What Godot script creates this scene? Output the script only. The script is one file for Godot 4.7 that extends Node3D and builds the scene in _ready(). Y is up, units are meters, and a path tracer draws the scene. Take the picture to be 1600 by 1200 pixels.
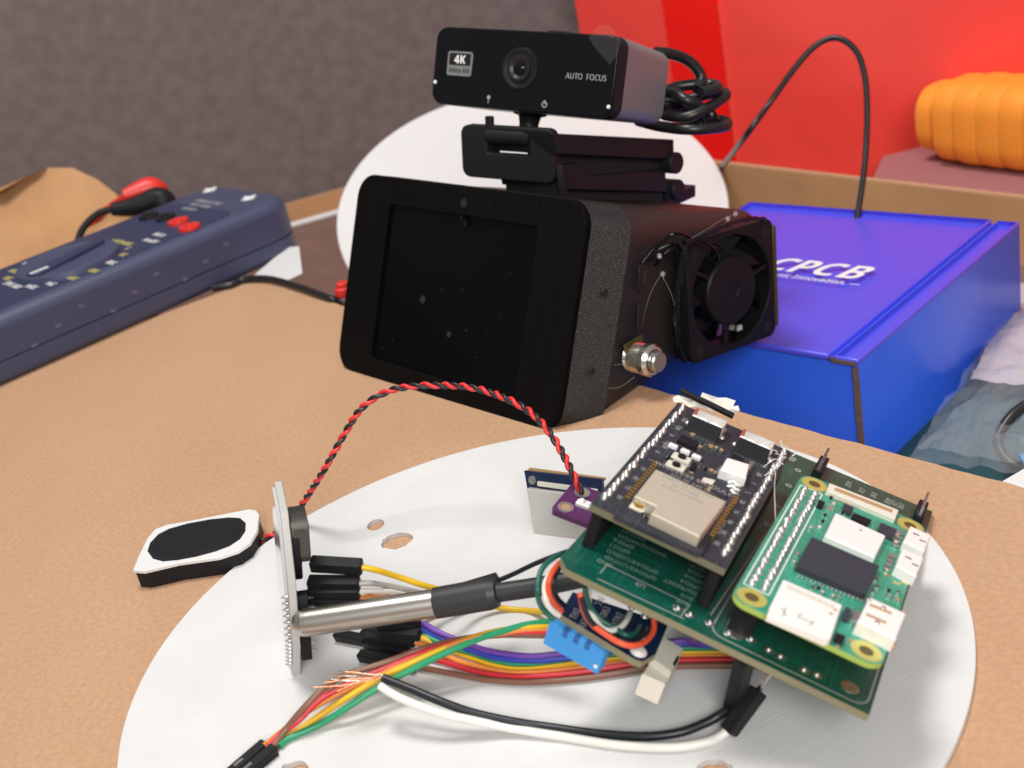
extends Node3D

# All lengths below are millimetres; part() turns them into metres.
const MM := 0.001
var sh := Vector3.ZERO
var rng := RandomNumberGenerator.new()
var M := {}

class Sh:
	var v := PackedVector3Array()
	var n := PackedVector3Array()
	func tri(a: Vector3, b: Vector3, c: Vector3, na: Vector3, nb: Vector3, nc: Vector3) -> void:
		if (b - a).cross(c - a).dot(na + nb + nc) > 0.0:
			v.append_array([a, c, b])
			n.append_array([na, nc, nb])
		else:
			v.append_array([a, b, c])
			n.append_array([na, nb, nc])
	func quad(a, b, c, d, na, nb, nc, nd) -> void:
		tri(a, b, c, na, nb, nc)
		tri(a, c, d, na, nc, nd)
	func fan(pts, nrm: Vector3) -> void:
		for i in range(1, pts.size() - 1):
			tri(pts[0], pts[i], pts[i + 1], nrm, nrm, nrm)
	func xf(from: int, t: Transform3D) -> void:
		for i in range(from, v.size()):
			v[i] = t * v[i]
			n[i] = (t.basis * n[i]).normalized()
	func count() -> int:
		return v.size()

func V(x, y, z) -> Vector3:
	return Vector3(x, y, z)

func ccw(poly) -> PackedVector2Array:
	var p := PackedVector2Array(poly)
	var a := 0.0
	for i in p.size():
		var q: Vector2 = p[(i + 1) % p.size()]
		a += p[i].x * q.y - q.x * p[i].y
	if a < 0.0:
		p.reverse()
	return p

func edge_normals(p: PackedVector2Array) -> Array:
	var e := []
	for i in p.size():
		var d: Vector2 = (p[(i + 1) % p.size()] - p[i]).normalized()
		e.append(Vector2(d.y, -d.x))
	return e

func inset(p: PackedVector2Array, b: float) -> PackedVector2Array:
	if b == 0.0:
		return p
	var e := edge_normals(p)
	var r := PackedVector2Array()
	for i in p.size():
		var n0: Vector2 = e[(i - 1 + p.size()) % p.size()]
		var n1: Vector2 = e[i]
		var m := (n0 + n1).normalized()
		r.append(p[i] - m * (b / maxf(m.dot(n0), 0.35)))
	return r

func profile(y0: float, y1: float, bt: float, bb: float, seg: int) -> Array:
	var pr := []
	if bb > 0.0:
		for k in range(seg + 1):
			var t := PI / 2 * k / seg
			pr.append([bb * (1.0 - sin(t)), y0 + bb * (1.0 - cos(t)), sin(t), -cos(t)])
	else:
		pr.append([0.0, y0, 1.0, 0.0])
	if bt > 0.0:
		for k in range(seg + 1):
			var t := PI / 2 * k / seg
			pr.append([bt * (1.0 - cos(t)), y1 - bt + bt * sin(t), cos(t), sin(t)])
	else:
		pr.append([0.0, y1, 1.0, 0.0])
	return pr

func walls(s: Sh, p: PackedVector2Array, pr: Array, flip := 1.0) -> void:
	var e := edge_normals(p)
	var loops := []
	for r in pr:
		loops.append(inset(p, r[0] * flip))
	var k := p.size()
	for i in k:
		var j := (i + 1) % k
		var ni: Vector2 = e[i]
		var nj: Vector2 = e[i]
		if e[(i - 1 + k) % k].dot(e[i]) > 0.6:
			ni = (e[(i - 1 + k) % k] + e[i]).normalized()
		if e[j].dot(e[i]) > 0.6:
			nj = (e[j] + e[i]).normalized()
		ni *= flip
		nj *= flip
		for r in range(pr.size() - 1):
			var a: Array = pr[r]
			var b: Array = pr[r + 1]
			var la: PackedVector2Array = loops[r]
			var lb: PackedVector2Array = loops[r + 1]
			s.quad(V(la[i].x, a[1], la[i].y), V(la[j].x, a[1], la[j].y), V(lb[j].x, b[1], lb[j].y), V(lb[i].x, b[1], lb[i].y),
				V(ni.x * a[2], a[3], ni.y * a[2]), V(nj.x * a[2], a[3], nj.y * a[2]), V(nj.x * b[2], b[3], nj.y * b[2]), V(ni.x * b[2], b[3], ni.y * b[2]))

func cap(s: Sh, p: PackedVector2Array, y: float, up: float) -> void:
	var idx := Geometry2D.triangulate_polygon(p)
	var nn := V(0, up, 0)
	for i in range(0, idx.size(), 3):
		s.tri(V(p[idx[i]].x, y, p[idx[i]].y), V(p[idx[i + 1]].x, y, p[idx[i + 1]].y), V(p[idx[i + 2]].x, y, p[idx[i + 2]].y), nn, nn, nn)

# a plate: outline in x and z, from y0 up to y1, its edges rounded by bt (top) and bb (bottom)
func prism(s: Sh, poly, y0: float, y1: float, bt := 0.0, bb := 0.0, seg := 1) -> void:
	var p := ccw(poly)
	walls(s, p, profile(y0, y1, bt, bb, seg))
	cap(s, inset(p, bt), y1, 1.0)
	cap(s, inset(p, bb), y0, -1.0)

# a frame between two outlines with equally many points
func ring(s: Sh, outer, inner, y0: float, y1: float, b := 0.0, seg := 1) -> void:
	var o := ccw(outer)
	var i_ := ccw(inner)
	var pr := profile(y0, y1, b, 0.0, seg)
	walls(s, o, pr)
	walls(s, i_, pr, -1.0)
	var oo := inset(o, b)
	var ii := inset(i_, -b)
	var up := V(0, 1, 0)
	for k in o.size():
		var j := (k + 1) % o.size()
		s.quad(V(oo[k].x, y1, oo[k].y), V(oo[j].x, y1, oo[j].y), V(ii[j].x, y1, ii[j].y), V(ii[k].x, y1, ii[k].y), up, up, up, up)
		s.quad(V(o[k].x, y0, o[k].y), V(o[j].x, y0, o[j].y), V(i_[j].x, y0, i_[j].y), V(i_[k].x, y0, i_[k].y), -up, -up, -up, -up)

func rrect(x0: float, z0: float, x1: float, z1: float, r: float, seg := 4) -> PackedVector2Array:
	var p := PackedVector2Array()
	if r <= 0.0:
		return PackedVector2Array([Vector2(x0, z0), Vector2(x1, z0), Vector2(x1, z1), Vector2(x0, z1)])
	var c := [Vector2(x1 - r, z1 - r), Vector2(x0 + r, z1 - r), Vector2(x0 + r, z0 + r), Vector2(x1 - r, z0 + r)]
	for k in 4:
		for i in range(seg + 1):
			var t := PI / 2 * (k + float(i) / seg)
			p.append(c[k] + Vector2(cos(t), sin(t)) * r)
	return p

func circle(cx: float, cz: float, r: float, seg := 24) -> PackedVector2Array:
	var p := PackedVector2Array()
	for i in seg:
		p.append(Vector2(cx + cos(TAU * i / seg) * r, cz + sin(TAU * i / seg) * r))
	return p

# a box by its two corners
func bx(s: Sh, a: Vector3, b: Vector3, bev := 0.0) -> void:
	var lo := a.min(b)
	var hi := a.max(b)
	prism(s, rrect(lo.x, lo.z, hi.x, hi.z, bev, 1), lo.y, hi.y, bev, bev)

# a bar from a to b, w wide (towards side) and h high
func bar(s: Sh, a: Vector3, b: Vector3, side: Vector3, w: float, h: float, bev := 0.0) -> void:
	var at := s.count()
	var z := (b - a).normalized()
	var x := (side - z * side.dot(z)).normalized()
	bx(s, V(-w / 2, -h / 2, 0), V(w / 2, h / 2, a.distance_to(b)), bev)
	s.xf(at, Transform3D(Basis(x, z.cross(x), z), a))

# an outline of 3-D points, given thickness along off
func slab(s: Sh, pts, off: Vector3) -> void:
	var m := (pts[1] - pts[0]).cross(pts[2] - pts[0]).normalized() as Vector3
	if m.dot(off) > 0.0:
		m = -m
	s.fan(pts, m)
	var mid := Vector3.ZERO
	for p in pts:
		mid += p / pts.size()
	var back := []
	for i in pts.size():
		var a: Vector3 = pts[i]
		var b: Vector3 = pts[(i + 1) % pts.size()]
		var e := (b - a).cross(off).normalized()
		if e.dot(a - mid) < 0.0:
			e = -e
		s.quad(a, b, b + off, a + off, e, e, e, e)
		back.append(a + off)
	s.fan(back, -m)

func spline(pts: Array, per := 6) -> PackedVector3Array:
	var r := PackedVector3Array()
	for i in range(pts.size() - 1):
		var a: Vector3 = pts[maxi(i - 1, 0)]
		var b: Vector3 = pts[i]
		var c: Vector3 = pts[i + 1]
		var d: Vector3 = pts[mini(i + 2, pts.size() - 1)]
		for k in per:
			r.append(b.cubic_interpolate(c, a, d, float(k) / per))
	r.append(pts[-1])
	return r

func tube(s: Sh, pts, rad, sides := 8) -> void:
	var p := PackedVector3Array(pts)
	var k := p.size()
	var t := (p[1] - p[0]).normalized()
	var u := t.cross(V(0.31, 0.9, 0.27)).normalized()
	var last := []
	var lastn := []
	for i in k:
		t = (p[mini(i + 1, k - 1)] - p[maxi(i - 1, 0)]).normalized()
		u = (u - t * u.dot(t)).normalized()
		var w := t.cross(u)
		var r: float = rad[i] if rad is Array or rad is PackedFloat32Array else rad
		var cur := []
		var curn := []
		for j in sides:
			var a := TAU * j / sides
			var nn := u * cos(a) + w * sin(a)
			curn.append(nn)
			cur.append(p[i] + nn * r)
		if i > 0:
			for j in sides:
				var q := (j + 1) % sides
				s.quad(last[j], last[q], cur[q], cur[j], lastn[j], lastn[q], curn[q], curn[j])
		if i == 0:
			s.fan(cur, -t)
		if i == k - 1:
			s.fan(cur, t)
		last = cur
		lastn = curn

# turned shape: profile pairs [distance along the axis, radius]
func lathe(s: Sh, at: Vector3, axis: Vector3, pr: Array, sides := 16) -> void:
	var z := axis.normalized()
	var x := z.cross(V(0.2, 0.95, 0.23)).normalized()
	var y := z.cross(x)
	for i in range(pr.size() - 1):
		var a: Array = pr[i]
		var b: Array = pr[i + 1]
		var sl := Vector2(b[0] - a[0], b[1] - a[1]).normalized()
		for j in sides:
			var c0 := x * cos(TAU * j / sides) + y * sin(TAU * j / sides)
			var c1 := x * cos(TAU * (j + 1) / sides) + y * sin(TAU * (j + 1) / sides)
			var n0 := c0 * sl.x - z * sl.y
			var n1 := c1 * sl.x - z * sl.y
			s.quad(at + z * a[0] + c0 * a[1], at + z * a[0] + c1 * a[1], at + z * b[0] + c1 * b[1], at + z * b[0] + c0 * b[1], n0, n1, n1, n0)

# a skin over loops of equally many points
func skin(s: Sh, loops: Array, caps := true, smooth := 0.6) -> void:
	var k: int = loops[0].size()
	var mids := []
	for l in loops:
		var m := Vector3.ZERO
		for p in l:
			m += p / k
		mids.append(m)
	for r in range(loops.size() - 1):
		var fn := []
		for i in k:
			var j := (i + 1) % k
			var e: Vector3 = (loops[r][j] - loops[r][i]).cross(loops[r + 1][i] - loops[r][i])
			if e.length() < 1e-9:
				e = (loops[r + 1][j] - loops[r + 1][i]).cross(loops[r + 1][i] - loops[r][i])
			e = e.normalized()
			if e.dot(loops[r][i] - mids[r] + loops[r + 1][i] - mids[r + 1]) < 0.0:
				e = -e
			fn.append(e)
		for i in k:
			var j := (i + 1) % k
			var ni: Vector3 = fn[i]
			var nj: Vector3 = fn[i]
			if fn[(i - 1 + k) % k].dot(fn[i]) > smooth:
				ni = (fn[(i - 1 + k) % k] + fn[i]).normalized()
			if fn[j].dot(fn[i]) > smooth:
				nj = (fn[j] + fn[i]).normalized()
			s.quad(loops[r][i], loops[r][j], loops[r + 1][j], loops[r + 1][i], ni, nj, nj, ni)
	if caps:
		var d: Vector3 = (mids[-1] - mids[0]).normalized()
		for e in [[loops[0], -d], [loops[-1], d]]:
			var nn: Vector3 = ((e[0][1] - e[0][0]).cross(e[0][k / 2] - e[0][0])).normalized()
			s.fan(e[0], nn if nn.dot(e[1]) > 0 else -nn)

func lift(poly, y: float) -> Array:
	var r := []
	for p in ccw(poly):
		r.append(V(p.x, y, p.y))
	return r

# ---- naming and tagging
func thing(called: String, label: String, category: String, t: Transform3D, base: Vector3, group := "") -> Node3D:
	var o := Node3D.new()
	o.name = called
	o.transform = Transform3D(t.basis, (t.origin + t.basis * base) * MM)
	add_child(o, true)
	tag(o, label, category, group)
	sh = base
	return o

func tag(o: Node, label: String, category: String, group := "") -> void:
	o.set_meta("label", label)
	o.set_meta("category", category)
	if group:
		o.set_meta("group", group)

func mesh_of(s: Sh) -> ArrayMesh:
	var v := PackedVector3Array()
	v.resize(s.v.size())
	for i in s.v.size():
		v[i] = (s.v[i] - sh) * MM
	var a := []
	a.resize(Mesh.ARRAY_MAX)
	a[Mesh.ARRAY_VERTEX] = v
	a[Mesh.ARRAY_NORMAL] = s.n
	var m := ArrayMesh.new()
	m.add_surface_from_arrays(Mesh.PRIMITIVE_TRIANGLES, a)
	return m

func part(called: String, s: Sh, m: Material, parent: Node, label := "") -> MeshInstance3D:
	var o := MeshInstance3D.new()
	o.name = called
	o.mesh = mesh_of(s)
	o.material_override = m
	parent.add_child(o, true)
	if label:
		o.set_meta("label", label)
	return o

func copy_part(called: String, like: MeshInstance3D, by: Vector3, parent: Node) -> MeshInstance3D:
	var o := MeshInstance3D.new()
	o.name = called
	o.mesh = like.mesh
	o.material_override = like.material_override
	o.position = by * MM
	parent.add_child(o, true)
	return o

func struct(called: String, s: Sh, m: Material) -> MeshInstance3D:
	sh = Vector3.ZERO
	var o := part(called, s, m, self)
	o.set_meta("kind", "structure")
	return o

var sans := SystemFont.new()
var sans_bold := SystemFont.new()

func lettering(text: String, h: float, at: Vector3, along: Vector3, up: Vector3, m: Material, parent: Node, bold := false, deep := 0.04, lean := 0.0) -> MeshInstance3D:
	var t := TextMesh.new()
	t.text = text
	t.font = sans_bold if bold else sans
	t.font_size = 32
	t.pixel_size = 0.001
	var k := h * MM / 0.023
	t.depth = deep * MM / k
	t.curve_step = 2.0
	t.horizontal_alignment = HORIZONTAL_ALIGNMENT_CENTER
	var o := MeshInstance3D.new()
	o.name = "lettering"
	o.mesh = t
	o.material_override = m
	var x := along.normalized()
	var y := (up - x * up.dot(x)).normalized()
	o.transform = Transform3D(Basis(x * k, (y + x * lean) * k, x.cross(y) * k), (at - sh) * MM)
	parent.add_child(o, true)
	return o

# ---- materials
func mat(key: String, c: Color, rough: float, metal := 0.0, spec := 0.5) -> StandardMaterial3D:
	var m := StandardMaterial3D.new()
	m.resource_name = key
	m.albedo_color = c
	m.roughness = rough
	m.metallic = metal
	m.metallic_specular = spec
	M[key] = m
	return m

func lin(r: float, g: float, b: float) -> Color:
	return Color(r, g, b).linear_to_srgb()

func noise_tex(freq: float, oct: int, sd: int, size: int, lo: Color, hi: Color, as_normal := false, bump := 4.0, stretch := 1.0) -> NoiseTexture2D:
	var f := FastNoiseLite.new()
	f.seed = sd
	f.noise_type = FastNoiseLite.TYPE_SIMPLEX_SMOOTH
	f.frequency = freq
	f.fractal_octaves = oct
	var t := NoiseTexture2D.new()
	t.width = size
	t.height = int(size / stretch)
	t.seamless = true
	t.noise = f
	if as_normal:
		t.as_normal_map = true
		t.bump_strength = bump
	else:
		var g := Gradient.new()
		g.set_color(0, lo)
		g.set_color(1, hi)
		t.color_ramp = g
	return t

func tri_map(m: StandardMaterial3D, scale: float, world := false) -> void:
	m.uv1_triplanar = true
	m.uv1_world_triplanar = world
	m.uv1_scale = V(scale, scale, scale)
	m.uv1_triplanar_sharpness = 4.0

# fine parallel ridges, as a 3-D printer leaves them
func ridges(size: int, lines: int, waver: float, sd: int) -> ImageTexture:
	var im := Image.create(size, size, false, Image.FORMAT_RF)
	rng.seed = sd
	var amp := []
	for k in lines:
		amp.append(rng.randf_range(1.0 - waver, 1.0))
	for x in size:
		var u := float(x) / size * lines
		var h: float = (0.5 - 0.5 * cos(TAU * u)) * amp[int(u) % lines]
		for y in size:
			im.set_pixel(x, y, Color(h, h, h))
	return ImageTexture.create_from_image(im)

func solder(s: Sh, at: Vector3, r: float, h: float, sides := 7) -> void:
	lathe(s, at, V(0, 1, 0), [[0.0, r], [h * 0.35, r * 0.8], [h * 0.75, r * 0.45], [h, 0.0]], sides)

func _ready() -> void:
	rng.seed = 7
	view_and_light()
	materials()
	setting()
	carton_and_discs()
	meter()
	blue_box()
	far_things()
	handheld()
	fan()
	webcam()
	boards()
	sensors()
	wires()
	small_things()

func view_and_light() -> void:
	sans.font_names = PackedStringArray(["Droid Sans"])
	sans_bold.font_names = PackedStringArray(["Droid Sans"])
	sans_bold.font_weight = 700
	var cam := Camera3D.new()
	cam.name = "camera"
	var at := CameraAttributesPhysical.new()
	at.frustum_focal_length = 38.0
	at.frustum_focus_distance = 0.335
	at.frustum_near = 0.01
	at.frustum_far = 20.0
	at.exposure_aperture = 19.0
	cam.attributes = at
	cam.fov = 35.05
	cam.near = 0.01
	cam.far = 20.0
	cam.transform = Transform3D(Basis(Vector3(0.97745, -0.19160, 0.08882), Vector3(0.21118, 0.88680, -0.41108), Vector3(0.00000, 0.42057, 0.90726)), V(0, 183.5, 0) * MM)
	add_child(cam)
	cam.current = true
	var env := Environment.new()
	env.background_mode = Environment.BG_COLOR
	env.background_color = lin(0.26, 0.26, 0.27)
	env.tonemap_mode = Environment.TONE_MAPPER_LINEAR
	env.tonemap_exposure = 1.12
	env.sdfgi_enabled = true
	env.ssao_enabled = true
	env.ssil_enabled = true
	var we := WorldEnvironment.new()
	we.name = "environment"
	we.environment = env
	add_child(we)
	# a ceiling panel above and to the left, behind the things; an added fill panel out of view behind the camera
	lamp("ceiling_lamp", V(-110, 1180, -440), V(20, 0, -330), Vector2(0.34, 0.34), 0.98, Color(1.0, 0.985, 0.96))
	lamp("front_fill", V(60, 700, 760), V(90, 0, -420), Vector2(0.5, 0.5), 1.08, Color(1.0, 0.985, 0.965))

func lamp(called: String, from: Vector3, to: Vector3, size: Vector2, energy: float, c: Color) -> void:
	var l := AreaLight3D.new()
	l.name = called
	l.area_size = size
	l.light_energy = energy
	l.light_color = c
	l.shadow_enabled = true
	add_child(l)
	l.look_at_from_position(from * MM, to * MM, V(0, 0, -1))

func materials() -> void:
	var m := mat("cardboard", lin(1, 1, 1), 0.9, 0.0, 0.25)
	m.albedo_texture = noise_tex(0.05, 5, 3, 1024, lin(0.46, 0.275, 0.165), lin(0.56, 0.348, 0.215))
	m.heightmap_enabled = true
	m.normal_enabled = true
	m.normal_texture = noise_tex(0.12, 3, 5, 1024, Color.BLACK, Color.WHITE, true, 3.0)
	m.normal_scale = 0.16
	m.heightmap_texture = ridges(512, 16, 0.6, 6)
	m.heightmap_scale = 0.004
	m.detail_enabled = true
	m.detail_blend_mode = BaseMaterial3D.BLEND_MODE_MUL
	m.detail_albedo = noise_tex(0.006, 3, 11, 512, Color(0.965, 0.96, 0.955), Color(1, 1, 1), false, 1.0, 2.0)
	tri_map(m, 9.0, true)
	m.uv2_triplanar = true
	m.uv2_world_triplanar = true
	m.uv2_scale = V(4, 4, 4)
	m.detail_uv_layer = BaseMaterial3D.DETAIL_UV_2
	m = mat("card_edge", lin(0.30, 0.18, 0.10), 0.95, 0.0, 0.2)
	m = mat("brown_card", lin(1, 1, 1), 0.9, 0.0, 0.25)
	m.albedo_texture = noise_tex(0.01, 4, 23, 512, lin(0.48, 0.26, 0.125), lin(0.60, 0.34, 0.17))
	tri_map(m, 4.0, true)
	m = mat("table", lin(1, 1, 1), 0.8, 0.0, 0.3)
	m.albedo_texture = noise_tex(0.01, 4, 24, 512, lin(0.19, 0.11, 0.09), lin(0.25, 0.145, 0.12))
	tri_map(m, 4.0, true)
	m = mat("grey_felt", lin(1, 1, 1), 1.0, 0.0, 0.1)
	m.albedo_texture = noise_tex(0.02, 6, 31, 1024, lin(0.165, 0.132, 0.128), lin(0.225, 0.184, 0.180), false, 1.0, 1.0)
	tri_map(m, 3.0, true)
	m = mat("red_card", lin(1.0, 0.075, 0.058), 0.36, 0.0, 0.5)
	m.heightmap_enabled = true
	m.heightmap_texture = noise_tex(0.01, 3, 33, 512, Color.BLACK, Color.WHITE)
	m.heightmap_scale = 0.15
	tri_map(m, 2.0, true)
	mat("red_strip", lin(1.0, 0.014, 0.010), 0.5, 0.0, 0.3)
	mat("red_seam", lin(0.92, 0.12, 0.09), 0.4)
	m = mat("white_print", lin(0.69, 0.69, 0.69), 0.65, 0.0, 0.3)
	m.heightmap_enabled = true
	m.heightmap_texture = ridges(1024, 96, 0.7, 4)
	m.heightmap_scale = 0.004
	m.albedo_texture = noise_tex(0.004, 4, 41, 512, lin(0.93, 0.93, 0.93), lin(1, 1, 1))
	tri_map(m, 16.0)
	mat("white_plain", lin(0.70, 0.695, 0.695), 0.55)
	m = mat("black_print", lin(0.003, 0.0028, 0.003), 0.5, 0.0, 0.18)
	m.heightmap_enabled = true
	m.heightmap_texture = ridges(1024, 70, 0.4, 8)
	m.heightmap_scale = 0.03
	tri_map(m, 18.0)
	m = mat("black_grain", lin(1, 1, 1), 0.4, 0.0, 0.5)
	m.albedo_texture = noise_tex(0.22, 2, 14, 512, lin(0.002, 0.002, 0.002), lin(0.045, 0.042, 0.040))
	m.heightmap_enabled = true
	m.heightmap_texture = noise_tex(0.12, 3, 9, 512, Color.BLACK, Color.WHITE)
	m.heightmap_scale = 0.02
	tri_map(m, 30.0)
	mat("black_plastic", lin(0.014, 0.014, 0.016), 0.45, 0.0, 0.3)
	mat("black_gloss", lin(0.004, 0.004, 0.005), 0.10, 0.0, 0.35)
	mat("dark_screen", lin(0.0025, 0.0025, 0.003), 0.16, 0.0, 0.2)
	mat("fan_black", lin(0.008, 0.008, 0.010), 0.45, 0.0, 0.3)
	mat("hole_brown", lin(0.10, 0.065, 0.018), 0.6)
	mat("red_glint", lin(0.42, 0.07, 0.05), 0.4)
	mat("tape_olive", lin(0.06, 0.048, 0.006), 0.35)
	mat("black_rubber", lin(0.012, 0.011, 0.012), 0.36)
	mat("black_housing", lin(0.022, 0.022, 0.025), 0.48)
	mat("black_deep", lin(0.004, 0.004, 0.004), 0.8)
	mat("grey_alu", lin(0.20, 0.205, 0.22), 0.42, 0.2)
	mat("steel", lin(0.50, 0.47, 0.43), 0.30, 1.0)
	mat("nickel", lin(0.74, 0.71, 0.66), 0.25, 1.0)
	m = mat("tin", lin(0.58, 0.58, 0.57), 0.38, 1.0)
	m = mat("shield_tin", lin(0.66, 0.60, 0.48), 0.4, 0.45)
	m = mat("white_tin", lin(0.90, 0.89, 0.87), 0.36, 0.15)
	mat("white_tape", lin(0.74, 0.72, 0.66), 0.55)
	mat("gold", lin(0.80, 0.52, 0.16), 0.28, 1.0)
	mat("copper", lin(0.75, 0.34, 0.18), 0.3, 1.0)
	mat("dark_steel", lin(0.10, 0.095, 0.085), 0.4, 0.7)
	mat("dust", lin(0.013, 0.010, 0.011), 0.9)
	m = mat("meter_blue", lin(0.050, 0.060, 0.118), 0.5)
	mat("meter_dark", lin(0.026, 0.034, 0.085), 0.45)
	mat("meter_fleck", lin(0.11, 0.115, 0.19), 0.5)
	mat("print_white", lin(0.78, 0.78, 0.78), 0.6)
	mat("print_faint", lin(0.34, 0.335, 0.33), 0.6)
	mat("print_green", lin(0.20, 0.30, 0.26), 0.5)
	mat("print_grey", lin(0.30, 0.29, 0.25), 0.6)
	mat("print_yellow", lin(0.55, 0.48, 0.16), 0.6)
	mat("red_plastic", lin(0.72, 0.03, 0.02), 0.4)
	mat("box_blue", lin(0.03, 0.14, 0.92), 0.30, 0.0, 0.6)
	mat("box_lid", lin(0.085, 0.085, 0.75), 0.30, 0.0, 0.6)
	mat("box_edge", lin(0.16, 0.10, 0.08), 0.9)
	m = mat("orange_silicone", lin(1.0, 0.32, 0.04), 0.45, 0.0, 0.35)
	m.subsurf_scatter_enabled = true
	m.subsurf_scatter_strength = 0.25
	mat("pink_card", lin(0.34, 0.145, 0.15), 0.6)
	m = mat("film", Color(1, 1, 1, 0.02), 0.3)
	m.transparency = BaseMaterial3D.TRANSPARENCY_ALPHA
	m = mat("bag_film", Color(0.93, 0.95, 0.97, 0.10), 0.27)
	m.transparency = BaseMaterial3D.TRANSPARENCY_ALPHA
	m = mat("glue", Color(0.9, 0.9, 0.88, 0.15), 0.1)
	m.transparency = BaseMaterial3D.TRANSPARENCY_ALPHA
	mat("packing", lin(0.46, 0.40, 0.42), 0.6)
	mat("teal", lin(0.015, 0.075, 0.085), 0.6)
	mat("kapton", lin(0.22, 0.17, 0.012), 0.25)
	mat("purple_pcb", lin(0.095, 0.018, 0.10), 0.35)
	m = mat("green_pcb", lin(1, 1, 1), 0.32, 0.0, 0.5)
	m.albedo_texture = traces(512, 12, lin(0.004, 0.075, 0.052), lin(0.010, 0.115, 0.080))
	tri_map(m, 22.0)
	m = mat("pi_pcb", lin(1, 1, 1), 0.30, 0.0, 0.5)
	m.albedo_texture = traces(512, 19, lin(0.03, 0.26, 0.17), lin(0.055, 0.36, 0.25))
	tri_map(m, 30.0)
	m = mat("black_pcb", lin(1, 1, 1), 0.5, 0.0, 0.22)
	m.albedo_texture = traces(512, 21, lin(0.034, 0.036, 0.046), lin(0.060, 0.062, 0.074))
	tri_map(m, 30.0)
	mat("navy_pcb", lin(0.006, 0.018, 0.065), 0.35)
	mat("pcb_edge", lin(0.24, 0.22, 0.13), 0.7)
	mat("pcb_edge_dark", lin(0.16, 0.155, 0.10), 0.7)
	mat("pi_edge", lin(0.36, 0.50, 0.10), 0.6)
	mat("pad_ring", lin(0.55, 0.50, 0.13), 0.35, 0.3)
	mat("chip", lin(0.046, 0.048, 0.062), 0.6, 0.0, 0.2)
	mat("chip_dark", lin(0.014, 0.0145, 0.018), 0.55, 0.0, 0.25)
	mat("ivory", lin(0.72, 0.68, 0.58), 0.5)
	mat("cream", lin(0.66, 0.64, 0.55), 0.5)
	mat("tan_part", lin(0.42, 0.27, 0.14), 0.5)
	mat("dht_blue", lin(0.045, 0.30, 0.72), 0.5)
	mat("dht_slot", lin(0.02, 0.12, 0.36), 0.6)
	mat("glass_white", lin(0.55, 0.56, 0.58), 0.06)
	mat("grey_pcb", lin(0.50, 0.50, 0.48), 0.5)
	mat("plate_grey", lin(0.56, 0.55, 0.52), 0.55, 0.25)
	var wire := {"purple": lin(0.16, 0.06, 0.38), "blue": lin(0.035, 0.06, 0.42), "green": lin(0.02, 0.30, 0.13), "yellow": lin(0.80, 0.50, 0.02), "orange": lin(0.80, 0.27, 0.06), "red": lin(0.66, 0.035, 0.05), "brown": lin(0.22, 0.10, 0.065), "black": lin(0.012, 0.014, 0.02), "white": lin(0.78, 0.76, 0.70), "grey": lin(0.45, 0.44, 0.42), "thin_green": lin(0.01, 0.10, 0.075), "thin_red": lin(0.72, 0.085, 0.03), "twist_red": lin(0.70, 0.03, 0.03)}
	for k in wire:
		mat("wire_" + k, wire[k], 0.38)

# copper tracks showing faintly under the solder mask
func traces(size: int, sd: int, base: Color, line: Color) -> ImageTexture:
	var im := Image.create(size, size, false, Image.FORMAT_RGBA8)
	im.fill(base)
	rng.seed = sd
	for k in 90:
		var x := rng.randi_range(0, size)
		var y := rng.randi_range(0, size)
		var w := rng.randi_range(2, 4)
		for leg in 4:
			var d := rng.randi_range(20, 110)
			if (leg + k) % 2 == 0:
				im.fill_rect(Rect2i(x, y, d, w), line)
				x += d
			else:
				im.fill_rect(Rect2i(x, y, w, d), line)
				y += d
		im.fill_rect(Rect2i(x - 4, y - 4, 9, 9), line)
	return ImageTexture.create_from_image(im)

func setting() -> void:
	var s := Sh.new()
	bx(s, V(-1500, -80, -1900), V(1500, -60, 900))
	struct("table_top", s, M.table)
	# two upright sheets meeting behind the things: grey felt on the left, glossy red card on the right
	var k := V(-121, -60, -903)
	s = Sh.new()
	var g := V(-0.97, 0, 0.24)
	slab(s, [k - g * 480, k + g * 1300, k + g * 1300 + V(0, 330, 0), k - g * 480 + V(0, 330, 0)], V(-0.24, 0, -0.97) * 12)
	struct("back_wall", s, M.grey_felt)
	k = V(99.4, 29.2, -876.38)
	k.y = -60
	var r := V(0.604, 0, 0.797)
	var o := V(0.797, 0, -0.604)
	var t := thing("red_backdrop", "glossy red panel standing behind the blue box", "panel", Transform3D(), k)
	s = Sh.new()
	slab(s, [k, k + r * 900, k + r * 900 + V(0, 200, 0), k + V(0, 200, 0)], o * 10)
	part("sheet", s, M.red_card, t)
	s = Sh.new()
	slab(s, [k + r * 82 - o * 1.5, k + r * 127 - o * 1.5, k + r * 127 - o * 1.5 + V(0, 199, 0), k + r * 82 - o * 1.5 + V(0, 199, 0)], o * 1.4)
	part("strip", s, M.red_strip, t, "deeper red upright strip")
	s = Sh.new()
	slab(s, [k + r * 128 - o * 1.7, k + r * 129 - o * 1.7, k + r * 129 - o * 1.7 + V(0, 110, 0), k + r * 128 - o * 1.7 + V(0, 110, 0)], o * 1.5)
	part("seam", s, M.red_seam, t, "pale seam along the strip")

func torn(a: Vector2, b: Vector2, step: float, amount: float) -> Array:
	var p := []
	var k := int(a.distance_to(b) / step)
	var nrm := (b - a).orthogonal().normalized()
	for i in range(k + 1):
		p.append(a.lerp(b, float(i) / k) + nrm * rng.randf_range(-amount, amount))
	return p

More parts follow.
